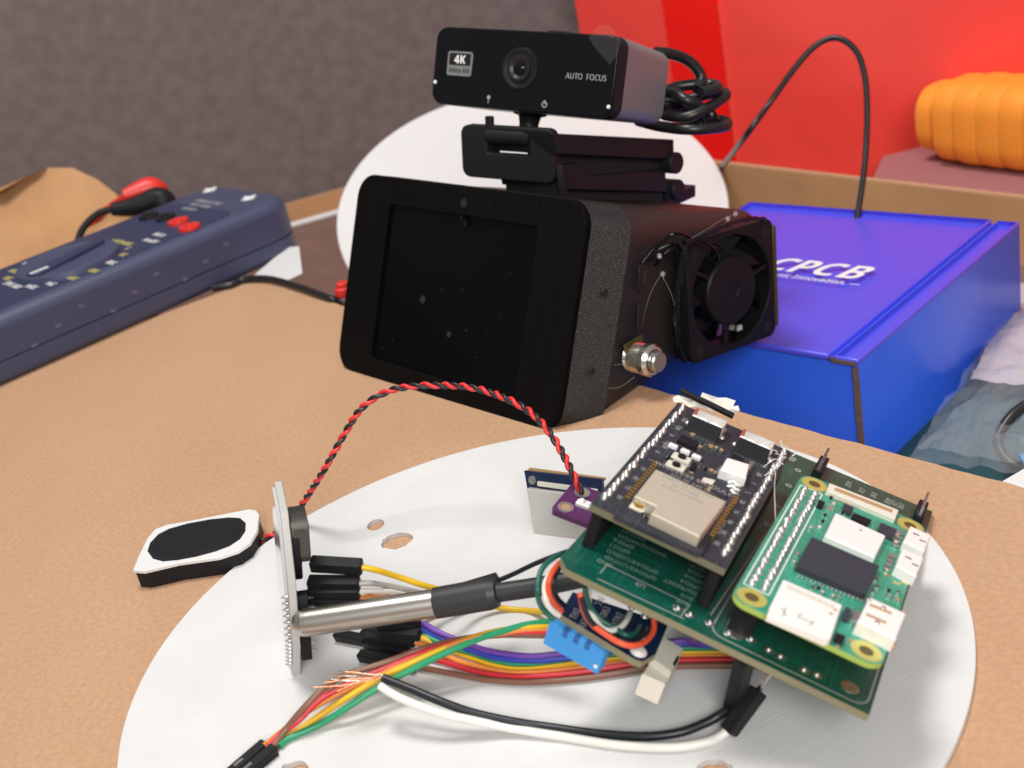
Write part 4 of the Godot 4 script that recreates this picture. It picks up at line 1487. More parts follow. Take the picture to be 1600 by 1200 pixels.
	for p in [Vector2(9.26, 10.47), Vector2(10.53, 10.41), Vector2(11.85, 10.55), Vector2(13.11, 10.48), Vector2(14.46, 10.72), Vector2(9.9, 13.51), Vector2(6.63, 8.63), Vector2(12.53, 22.41), Vector2(14.08, 22.6), Vector2(15.29, 22.52), Vector2(16.5, 22.45), Vector2(10.74, 27.4), Vector2(11.97, 27.89), Vector2(11.32, 22.48), Vector2(23.14, 33.43), Vector2(23.46, 32), Vector2(11.94, -0.6), Vector2(7.32, 12.63)]:
		smd(t, p, 0.02, 1.5, 0.8, 0.55, M.chip_dark if rng.randf() < 0.6 else M.tan_part, PI / 2 * rng.randi_range(0, 1))
	chip("small_chip", [Vector2(10.73, 23.07), Vector2(11.84, 23.12), Vector2(12.01, 26.01), Vector2(10.99, 25.88)], 0.0, 0.8, M.chip_dark, t, 0.05)
	chip("small_chip", [Vector2(17.33, 10.1), Vector2(19.96, 10.48), Vector2(20.09, 12.91), Vector2(17.45, 12.83)], 0.0, 0.8, M.chip_dark, t, 0.05)
	chip("small_chip", [Vector2(5.32, 23.31), Vector2(6.72, 23.3), Vector2(6.83, 25.69), Vector2(5.31, 25.6)], 0.0, 0.8, M.chip_dark, t, 0.05)
	# hot glue strands over the far right pins
	s = Sh.new()
	rng.seed = 77
	for k in 18:
		var z := rng.randf_range(-4, 13)
		var q := V(27.1 + rng.randf_range(-1.4, 1.6), 1.2, z)
		tube(s, spline([q, q + V(rng.randf_range(-1.5, 1.5), rng.randf_range(0.3, 1.4), rng.randf_range(0.5, 2)), q + V(rng.randf_range(-1.5, 1.5), rng.randf_range(-0.4, 0.6), rng.randf_range(1.5, 4))], 4), rng.randf_range(0.06, 0.13), 5)
	tube(s, spline([V(28, 1, 12), V(29.5, 1.5, 20), V(31.5, -0.5, 25), V(33, -3, 27)], 5), 0.07, 5)
	part("glue_strands", s, M.white_tin, t).set_meta("kind", "stuff")

func pi_zero() -> void:
	var f := Transform3D(Basis(Vector3(0.7737, -0.3861, 0.5023), Vector3(0.4182, 0.9068, 0.0529), Vector3(-0.4759, 0.1692, 0.8631)), Vector3(64.09, 29.78, -241.72))
	var t := thing("single_board_computer", "bright green single-board computer with yellow-rimmed corner holes", "circuit board", f, V(11.5, -1.4, 29))
	var s := Sh.new()
	var holes := [Vector2(0, 0), Vector2(23, 0), Vector2(0, 58), Vector2(23, 58)]
	var ol := rrect(-3.5, -3.5, 26.5, 61.5, 3.4, 6)
	prism(s, ol, -1.4, -0.08, 0.0, 0.2)
	part("substrate", s, M.pi_edge, t)
	s = Sh.new()
	prism(s, inset(ol, 0.05), -0.09, 0.0)
	var mk := part("solder_mask", s, M.pi_pcb, t)
	for h in holes:
		s = Sh.new()
		ring(s, circle(h.x, h.y, 3.05, 28), circle(h.x, h.y, 1.45, 28), 0.0, 0.07)
		var rg := part("mounting_ring", s, M.pad_ring, mk)
		s = Sh.new()
		prism(s, circle(h.x, h.y, 1.44, 20), 0.005, 0.03)
		part("mounting_hole", s, M.hole_brown, rg)
	s = Sh.new()
	ring(s, rrect(-2.75, 3.2, 2.75, 54.8, 0.3, 2), rrect(-2.5, 3.45, 2.5, 54.55, 0.2, 2), 0.0, 0.05)
	part("printed_outline", s, M.print_white, mk)
	rng.seed = 41
	for k in 20:
		for x in [-1.27, 1.27]:
			s = Sh.new()
			solder(s, V(x + rng.randf_range(-0.1, 0.1), 0, 4.87 + k * 2.54 + rng.randf_range(-0.15, 0.15)), rng.randf_range(0.8, 1.08), 1.0 + rng.randf() * 0.6, 8)
			part("solder_joint", s, M.tin, mk)
	# camera connector
	s = Sh.new()
	prism(s, [Vector2(2.97, -1.46), Vector2(19.45, -2.86), Vector2(19.44, 2.42), Vector2(3.15, 2.96)], 0.0, 1.2, 0.2)
	var cn := part("camera_connector", s, M.ivory, t)
	s = Sh.new()
	var ca := V(6.58, 0.5, 2.4)
	var cb := V(18.91, 0.5, 0.86)
	for k in 22:
		var q := ca.lerp(cb, k / 21.0)
		bx(s, q + V(-0.16, -0.45, -0.5), q + V(0.16, -0.2, 0.9))
	part("contact_row", s, M.tan_part, cn).set_meta("kind", "stuff")
	s = Sh.new()
	prism(s, [Vector2(4.61, -0.37), Vector2(18.25, -1.49), Vector2(18.23, 0.16), Vector2(4.66, 1.29)], 1.2, 1.26)
	part("slot", s, M.tan_part, cn)
	# radio can, processor, card slot
	chip("shield_can", [Vector2(7.11, 12.39), Vector2(18.82, 12.82), Vector2(18.34, 24.63), Vector2(7.2, 24.74)], 0.05, 1.5, M.white_tin, t, 0.3)
	s = Sh.new()
	prism(s, circle(13.5, 15.5, 0.4, 10), 1.56, 1.58)
	part("can_mark", s, M.print_grey, t)
	chip("processor", [Vector2(4.95, 27.33), Vector2(19.8, 26.9), Vector2(19.32, 40.8), Vector2(4.75, 41.82)], 0.05, 1.35, M.chip, t, 0.08)
	s = Sh.new()
	var pa := V(5.91, 0.1, 43.06)
	var pb := V(19.9, 0.1, 41.27)
	for k in 17:
		lathe(s, pa.lerp(pb, k / 16.0), V(0, 1, 0), [[0, 0.35], [0.3, 0.25], [0.4, 0]], 6)
	part("ball_row", s, M.tin, t).set_meta("kind", "stuff")
	s = Sh.new()
	prism(s, [Vector2(3.75, 49.01), Vector2(15.9, 48.51), Vector2(16.28, 61.97), Vector2(15.57, 62.98), Vector2(4.26, 63.71), Vector2(3.9, 61.2)], 0.05, 1.5, 0.25)
	var sd := part("card_slot", s, M.white_tin, t)
	s = Sh.new()
	var sa := V(5.59, 1.5, 51.15)
	var sb := V(14.23, 1.5, 50.9)
	for k in 8:
		var q := sa.lerp(sb, k / 7.0)
		bx(s, q + V(-0.6, 0, -0.8), q + V(0.5, 0.07, 0.9))
	part("contact_window", s, M.cream, sd).set_meta("kind", "stuff")
	for e in [[Vector2(5.89, 59.31), Vector2(7.32, 61.3)], [Vector2(6.66, 58.58), Vector2(6.75, 61.84)], [Vector2(9.33, 59.88), Vector2(12.28, 59.46)], [Vector2(9.33, 59.88), Vector2(9.64, 58.16)], [Vector2(11.83, 60.62), Vector2(12.31, 58.96)]]:
		s = Sh.new()
		line2(s, e[0], e[1], 0.22, 1.53)
		part("stamped_mark", s, M.print_grey, sd)
	for p in [V(14.14, 1.5, 50.49), V(14.53, 1.5, 53.54), V(15.08, 1.5, 51.56)]:
		s = Sh.new()
		bx(s, p + V(-0.35, 0, -0.35), p + V(0.35, 0.06, 0.35))
		part("slot_hole", s, M.tan_part, sd)
	# video and power sockets along the right side
	s = Sh.new()
	prism(s, [Vector2(19.96, 44.16), Vector2(27.41, 44.04), Vector2(27.01, 54.8), Vector2(19.49, 54.58)], 0.05, 3.2, 0.35, 0.0, 2)
	var hd := part("video_socket", s, M.white_tin, t)
	for e in [[Vector2(20.48, 47.08), Vector2(24.89, 46.62)], [Vector2(20.47, 51), Vector2(24.41, 50.91)]]:
		s = Sh.new()
		line2(s, e[0], e[1], 0.9, 3.24)
		part("slot", s, M.tan_part, hd)
	for p in [V(23.11, 3.25, 45.95), V(22.9, 3.25, 52.23), V(19.94, 3.25, 45.48)]:
		s = Sh.new()
		lathe(s, p, V(0, 1, 0), [[0, 0.55], [0.2, 0.4], [0.25, 0]], 8)
		part("spring_tab", s, M.nickel, hd)
	s = Sh.new()
	prism(s, [Vector2(18.32, 47.29), Vector2(19.5, 47.17), Vector2(19.58, 51.45), Vector2(18.42, 51.58)], 0.0, 1.0, 0.1)
	part("shell_foot", s, M.tin, hd)
	s = Sh.new()
	prism(s, [Vector2(21.63, 52.38), Vector2(27.59, 51.96), Vector2(27.24, 54.1), Vector2(21.52, 54.35)], 0.0, 1.0, 0.1)
	part("gold_foot", s, M.gold, hd)
	for e in [[Vector2(22.88, 5.37), Vector2(27.64, 5.59), Vector2(27.3, 14.2), Vector2(22.54, 13.92)], [Vector2(22.79, 17.31), Vector2(27.6, 17.22), Vector2(27.23, 26.71), Vector2(22.76, 26.09)]]:
		s = Sh.new()
		prism(s, e, 0.05, 2.6, 0.35, 0.0, 2)
		var us := part("power_socket", s, M.white_tin, t)
		var m: Vector2 = (e[0] + e[1] + e[2] + e[3]) / 4
		for k in 2:
			s = Sh.new()
			bx(s, V(m.x - 1.2 + k * 1.7, 2.58, m.y - 1.6 + k * 1.8), V(m.x + 0.2 + k * 1.7, 2.63, m.y - 1.1 + k * 1.8))
			part("slot", s, M.chip_dark, us)
		for z in [-3.2, -1.0, 1.0, 3.2]:
			s = Sh.new()
			bx(s, V(m.x - 4.4, 0.02, m.y + z - 0.5), V(m.x - 3.0, 0.7, m.y + z + 0.5), 0.1)
			part("shell_foot", s, M.tin, us)
	chip("power_chip", [Vector2(7.94, 5.07), Vector2(10.28, 5.05), Vector2(10.06, 8.25), Vector2(8.19, 8.61)], 0.0, 1.0, M.chip, t, 0.06)
	chip("small_chip", [Vector2(10.75, 7.31), Vector2(14.82, 7.02), Vector2(14.25, 9.97), Vector2(10.61, 10.11)], 0.0, 0.9, M.chip_dark, t, 0.06)
	chip("inductor", [Vector2(16.86, 6.82), Vector2(20.52, 6.92), Vector2(20.34, 11.55), Vector2(16.82, 11.38)], 0.0, 1.2, M.chip, t, 0.15)
	chip("small_chip", [Vector2(2.56, 8.13), Vector2(4.1, 8.27), Vector2(4.02, 11.06), Vector2(2.66, 11.17)], 0.0, 0.9, M.chip_dark, t, 0.06)
	chip("small_chip", [Vector2(16.66, 47.38), Vector2(17.87, 47.43), Vector2(17.9, 52.07), Vector2(16.83, 51.92)], 0.0, 0.8, M.chip, t, 0.06)
	chip("small_chip", [Vector2(16.83, 57.77), Vector2(18.63, 57.48), Vector2(18.5, 60.33), Vector2(16.88, 60.28)], 0.0, 0.8, M.chip_dark, t, 0.06)
	for p in [Vector2(5.79, 5.92), Vector2(5.86, 8.97), Vector2(5.34, 13.11), Vector2(5.46, 16.24), Vector2(8.53, 8.44), Vector2(13.33, 1.35), Vector2(14.38, 0.93), Vector2(12.26, 9.16), Vector2(21.02, 7.84), Vector2(21.3, 11.33), Vector2(21.83, 18.06), Vector2(22.01, 20.82), Vector2(23.21, 33.01), Vector2(25.08, 32.27), Vector2(23.58, 35.29), Vector2(25.29, 35.22), Vector2(20.14, 31.13), Vector2(20.83, 33.71), Vector2(20.51, 36.15), Vector2(9.44, 45.27), Vector2(10.46, 44.28), Vector2(11.44, 45.41), Vector2(13.55, 44.93), Vector2(14.7, 44.54), Vector2(19.63, 57.55), Vector2(17.98, 60.87), Vector2(3.93, 38.8), Vector2(3.8, 34.97), Vector2(5.35, 19.54), Vector2(3.71, 21.87), Vector2(4.74, 3.57)]:
		smd(t, p, 0.02, 1.1, 0.6, 0.5, M.chip_dark if rng.randf() < 0.45 else (M.tan_part if rng.randf() < 0.5 else M.cream), PI / 2 * rng.randi_range(0, 1))
	for p in [V(21.92, 0, 26.62), V(24.21, 0, 28.26), V(25.72, 0, 26.57)]:
		s = Sh.new()
		bx(s, p + V(-0.7, 0, -0.4), p + V(0.7, 0.06, 0.4))
		part("gold_pad", s, M.gold, mk)
	lettering("CAMERA", 0.9, V(5.2, 0.03, 8), V(0, 0, -1), V(1, 0, 0), M.print_faint, mk)
	lettering("J8", 0.9, V(4.0, 0.03, 20), V(0, 0, -1), V(1, 0, 0), M.print_faint, mk)

func sensors() -> void:
	# ---- round module standing on edge, seen almost from the side
	var f := Transform3D(Basis(Vector3(0.1747, -0.0161, 0.9845), Vector3(-0.9639, 0.2011, 0.1744), Vector3(-0.2008, -0.9794, 0.0196)), Vector3(-65.44, 25.43, -258.63))
	var t := thing("upright_sensor_board", "glossy faceted sensor board standing on edge beside the speaker", "circuit board", f, V(0, -1, 23))
	var s := Sh.new()
	prism(s, [Vector2(-7, -22.8), Vector2(9, -22.8), Vector2(17.5, -9), Vector2(17.5, 9.5), Vector2(10, 22.8), Vector2(-7, 22.8), Vector2(-15, 9), Vector2(-15, -9)], -1.9, 0.0, 0.25, 0.25)
	part("board", s, M.grey_pcb, t)
	s = Sh.new()
	prism(s, [Vector2(-6.6, -21.6), Vector2(8, -21.6), Vector2(13.5, -10), Vector2(13.5, 10), Vector2(9, 21.4), Vector2(-6.6, 21.4), Vector2(-14, 8.6), Vector2(-14, -8.6)], 0.0, 0.7, 0.2)
	part("glass", s, M.glass_white, t)
	for k in 14:
		s = Sh.new()
		var z := -4.0 + k * 1.75
		var x := 15.6 if z < 9 else 15.6 - (z - 9) * 0.55
		solder(s, V(x, 0.2, z), 0.62, 1.5, 7)
		part("solder_joint", s, M.tin, t)
	s = Sh.new()
	bx(s, V(2, -6.2, -20.5), V(12, -2.0, -10.5), 0.3)
	var ch := part("metal_can", s, M.dark_steel, t)
	s = Sh.new()
	bx(s, V(1.8, -4.0, -17.6), V(12.3, -2.0, -9.0), 0.3)
	part("can_base", s, M.chip_dark, ch)
	s = Sh.new()
	bx(s, V(12.02, -5.4, -19.4), V(12.2, -2.6, -12.2))
	part("can_panel", s, M.dark_steel, ch)
	s = Sh.new()
	bx(s, V(4, -4.2, -10), V(9, -1.9, -4), 0.3)
	part("chip", s, M.chip_dark, t)
	s = Sh.new()
	solder(s, V(9, -2.5, -9.5), 1.0, -1.0)
	part("solder_joint", s, M.tin, t)
	s = Sh.new()
	bx(s, V(12.5, -4.6, -3.4), V(15.2, -2.0, 15.0), 0.2)
	part("pin_strip", s, M.black_plastic, t)
	for k in 7:
		s = Sh.new()
		bx(s, V(13.5, -11.0 if k == 2 else -6.0, -2.2 + k * 2.54), V(14.14, -4.4, -1.56 + k * 2.54))
		part("pin", s, M.nickel, t)
	# ---- the metal-backed module behind the boards
	f = Transform3D(Basis(Vector3(0.8301, -0.0304, 0.5568), Vector3(-0.5202, 0.3174, 0.7929), Vector3(-0.2008, -0.9478, 0.2477)), Vector3(-1.81, 18.66, -297.47))
	t = thing("metal_backed_module", "grey metal-backed module standing on edge behind the black board", "module", f, V(12, 0, 23))
	s = Sh.new()
	prism(s, [Vector2(0, 0), Vector2(24, -0.4), Vector2(26, 22), Vector2(4.4, 22.6)], -1.2, 0.0)
	part("board", s, M.navy_pcb, t)
	s = Sh.new()
	prism(s, [Vector2(1.8, 4.4), Vector2(24, 4.0), Vector2(25.6, 21.6), Vector2(4.9, 22.2)], 0.02, 2.0, 0.3)
	part("metal_plate", s, M.plate_grey, t)
	s = Sh.new()
	bx(s, V(4.5, 0.02, 2.2), V(23, 0.9, 3.6), 0.2)
	part("connector_strip", s, M.cream, t)
	s = Sh.new()
	lathe(s, V(2.6, 0, 2.3), V(0, 1, 0), [[0, 1.3], [0.3, 1.2], [0.3, 0.6], [0.05, 0.5], [0.05, 0]], 14)
	part("plated_hole", s, M.tin, t)
	s = Sh.new()
	bx(s, V(0.6, -2.6, -0.5), V(24, -1.3, 0.2))
	part("rear_strip", s, M.tan_part, t)
	# ---- small purple amplifier board
	var o := V(11.29, 23, -265.43)
	var pf := Transform3D(Basis(V(0.80, -0.3, 0.52).normalized(), V(0, 1, 0), V(-0.5, 0, 0.86)), o)
	pf.basis.y = pf.basis.z.cross(pf.basis.x).normalized()
	pf.basis.z = pf.basis.x.cross(pf.basis.y).normalized()
	t = thing("amplifier_board", "small purple amplifier board where the twisted wire ends", "circuit board", pf, V(0, -1.6, 0))
	s = Sh.new()
	prism(s, rrect(-6.5, -7.5, 7.5, 6.0, 1.2, 3), -1.6, 0.0)
	part("board", s, M.purple_pcb, t)
	for p in [Vector2(-3.6, 3.2), Vector2(-2.6, -4.6)]:
		s = Sh.new()
		ring(s, circle(p.x, p.y, 2.1, 20), circle(p.x, p.y, 1.3, 20), 0.0, 0.15)
		var pr := part("plated_hole", s, M.tin, t)
		s = Sh.new()
		prism(s, circle(p.x, p.y, 1.3, 16), 0.0, 0.04)
		part("hole", s, M.tan_part, pr)
	s = Sh.new()
	prism(s, rrect(-2.2, -1.6, 2.4, 1.2, 0.8, 3), 0.0, 1.0, 0.5)
	solder(s, V(-0.6, 0.8, -0.2), 1.1, 1.2)
	part("solder_joint", s, M.white_tin, t)
	# ---- humidity sensor hanging under the carrier's front corner
	f = Transform3D(Basis(Vector3(0.7737, -0.3861, 0.5023), Vector3(0.4182, 0.9068, 0.0529), Vector3(-0.4759, 0.1692, 0.8631)), Vector3(64.09, 29.78, -241.72))
	var hy := -24.0
	t = thing("humidity_sensor", "sky blue slotted humidity sensor on a navy board under the carrier", "sensor", f, V(-25, hy - 1.6, 60))
	s = Sh.new()
	var po := [Vector2(-35.07, 57.32), Vector2(-36.01, 47.98), Vector2(-14.97, 42.8), Vector2(-13.76, 55.11), Vector2(-15.19, 59.45), Vector2(-16.62, 59.88)]
	prism(s, po, hy - 1.6, hy - 0.06)
	part("substrate", s, M.pcb_edge, t)
	s = Sh.new()
	prism(s, inset(ccw(po), 0.05), hy - 0.07, hy)
	var mk := part("solder_mask", s, M.navy_pcb, t)
	for e in [["DHT", V(-32.45, -23.97, 54.89)], ["OUT", V(-29.69, -23.97, 57.02)], ["VCC", V(-29.9, -23.97, 46.77)], ["GND", V(-27.56, -23.97, 49.46)], ["DATA", V(-24.5, -23.97, 49.79)], ["TEMP", V(-22.83, -23.97, 49.81)]]:
		lettering(e[0], 1.5, e[1], V(0.1, 0, 1), V(-1, 0, 0), M.print_faint, mk)
	s = Sh.new()
	lathe(s, V(-16.99, -24, 56.94), V(0, 1, 0), [[0, 1.9], [0.3, 1.8], [0.8, 1.2], [1.0, 0]], 14)
	part("solder_joint", s, M.white_tin, mk)
	for p in [V(-23.51, -24, 43.53), V(-20.05, -24, 44.35), V(-25.57, -24, 42.58), V(-17.7, -24, 51.98)]:
		s = Sh.new()
		solder(s, p, 1.0, 1.2, 8)
		part("solder_joint", s, M.tin, mk)
	s = Sh.new()
	var ba := Vector2(-35.92, 55.7)
	var bb := Vector2(-22.64, 56.72)
	var dn := (bb - ba).orthogonal().normalized()
	if dn.y < 0:
		dn = -dn
	prism(s, [ba, bb, bb + dn * 3.4, ba + dn * 3.4], -31.5, -25.6, 0.3)
	var bo := part("blue_housing", s, M.dht_blue, t)
	for k in 3:
		s = Sh.new()
		var c := ba.lerp(bb, 0.3 + k * 0.2)
		var e := (bb - ba).normalized()
		prism(s, [c - e * 0.6 + dn * 1.6, c + e * 0.6 + dn * 1.6, c + e * 0.6 + dn * 3.44, c - e * 0.6 + dn * 3.44], -27.4, -25.57)
		part("slot", s, M.dht_slot, bo)
	for c in [ba.lerp(bb, 0.93)]:
		s = Sh.new()
		lathe(s, V(c.x + dn.x * 3.4, -30.0, c.y + dn.y * 3.4), V(dn.x, 0, dn.y), [[0, 0.5], [0.08, 0.4], [0.08, 0]], 10)
		part("dimple", s, M.print_white, bo)
	# white cable socket beside it
	t = thing("white_socket", "cream plastic cable socket hanging beside the blue sensor", "connector", f, V(-13.15, -27, 53.56))
	s = Sh.new()
	var sp := [Vector2(-15.25, 44.93), Vector2(-9.83, 45.74), Vector2(-9.44, 55.37), Vector2(-14.48, 54.11)]
	prism(s, sp, -34.0, -26.0, 0.3)
	var so := part("body", s, M.cream, t)
	s = Sh.new()
	prism(s, [Vector2(-14.46, 53.97), Vector2(-9.47, 53.84), Vector2(-9.43, 58.05), Vector2(-14.49, 58.34)], -33.0, -27.5, 0.25)
	part("flange", s, M.ivory, so)
	s = Sh.new()
	prism(s, [Vector2(-10.03, 49.64), Vector2(-9.57, 49.81), Vector2(-9.55, 52.88), Vector2(-10.01, 52.71)], -27, -25.7)
	part("notch", s, M.chip_dark, so)
	# ---- steel temperature probe
	var pa := V(-59.67, 22.8, -240.74)
	var pb := V(-27.69, 23.21, -236.52)
	var pc := V(-12.66, 24.35, -233.74)
	t = thing("temperature_probe", "round-nosed steel temperature probe with black heat-shrink sleeve", "probe", Transform3D(), pa)
	var ax := (pb - pa).normalized()
	s = Sh.new()
	lathe(s, pa, ax, [[-3.2, 0], [-3.0, 1.1], [-2.3, 2.2], [-1.2, 3.0], [0.1, 3.35], [1.2, 3.38], [pa.distance_to(pb) + 3, 3.38]], 32)
	part("steel_tube", s, M.steel, t)
	s = Sh.new()
	var a2 := (pc - pb).normalized()
	lathe(s, pb - a2 * 0.5, a2, [[0, 3.2], [0.15, 3.65], [2, 3.7], [pb.distance_to(pc) - 2, 3.75], [pb.distance_to(pc) - 0.3, 3.3], [pb.distance_to(pc), 2.2]], 28)
	part("heat_shrink", s, M.black_housing, t)
	s = Sh.new()
	tube(s, spline([pc - a2 * 2, V(-4.06, 24.9, -231.8), V(4.82, 25.92, -230.06), V(15.19, 25.91, -230.06)], 6), 2.25, 16)
	part("cable", s, M.black_housing, t)
	# ---- speaker
	var sp0 := Vector2(-121.09, -312.22)
	var so2 := V(-101.33, 8, -314.36)
	var sf := Transform3D(Basis(V(0.995, 0, -0.10), V(0, 1, 0), V(0.10, 0, 0.995)), V(so2.x, 0, so2.z))
	var si := sf.affine_inverse()
	var rim := []
	for p in [V(-119.28, 8, -308.36), V(-119.06, 8, -316.05), V(-118.2, 8, -325.44), V(-116.69, 8, -330.21), V(-113, 8, -331.56), V(-105.02, 8, -330.81), V(-86.82, 8, -330.09), V(-84.53, 8, -328.44), V(-83.19, 8, -325.22), V(-82.9, 8, -315.59), V(-84.54, 8, -309.27), V(-87.62, 8, -306.31), V(-93.14, 8, -305.07), V(-105.31, 8, -306.74), V(-115.48, 8, -306.4)]:
		var q: Vector3 = si * p
		rim.append(Vector2(q.x, q.z))
	t = thing("speaker", "small speaker with white rim and black oval cone", "speaker", sf, Vector3.ZERO)
	s = Sh.new()
	prism(s, inset(ccw(rim), 0.5), 1.65, 7.0, 0.2)
	part("housing", s, M.black_plastic, t)
	s = Sh.new()
	var cone = []
	for p in [V(-117.23, 8.1, -317.29), V(-117.26, 8.1, -322.16), V(-115.4, 8.1, -326.6), V(-111.91, 8.1, -328.9), V(-106.02, 8.1, -329.68), V(-98.72, 8.1, -329.2), V(-92.53, 8.1, -327.79), V(-88.71, 8.1, -325.86), V(-86.36, 8.1, -321.83), V(-85.9, 8.1, -316.65), V(-87.15, 8.1, -312.28), V(-90.23, 8.1, -309.27), V(-94.62, 8.1, -307.87), V(-100.24, 8.1, -307.28), V(-106, 8.1, -307.67), V(-110.76, 8.1, -308.8), V(-114.46, 8.1, -311.79)]:
		var q: Vector3 = si * p
		cone.append(Vector2(q.x, q.z))
	prism(s, ccw(rim), 7.0, 8.0, 0.3)
	part("rim", s, M.white_plain, t)
	s = Sh.new()
	cone = inset(ccw(cone), 0.7)
	prism(s, cone, 8.0, 8.25, 0.2)
	var mem := part("surround", s, M.black_plastic, t)
	s = Sh.new()
	var ci := inset(ccw(cone), 1.4)
	prism(s, ci, 8.2, 8.45, 0.3)
	prism(s, inset(ci, 1.2), 8.4, 8.6, 0.2)
	part("membrane", s, M.chip_dark, mem)

func dupont(s: Sh, a: Vector3, b: Vector3, w := 2.5) -> void:
	bar(s, a, b, V(0, 1, 0.2).cross(b - a), w, w, 0.25)

# a crimp housing, its wire and the pale contact window in its side
func jumper(label: String, wire_mat: Material, a: Vector3, b: Vector3, path: Array, r: float, group: String, called := "jumper_wire") -> Node3D:
	var t := thing(called, label, "jumper wire", Transform3D(), b, group)
	var s := Sh.new()
	dupont(s, a, b, 3.2)
	var h := part("connector", s, M.black_plastic, t)
	s = Sh.new()
	var d := (b - a).normalized()
	var up := (V(0, 1, 0) - d * d.y).normalized()
	bar(s, a + d * 5 + up * 1.24, a + d * 7.5 + up * 1.24, d.cross(up), 0.9, 0.1)
	part("contact_window", s, M.nickel, h)
	s = Sh.new()
	tube(s, spline([b - d * 1.0] + path, 7), r, 10)
	part("insulation", s, wire_mat, t)
	return t

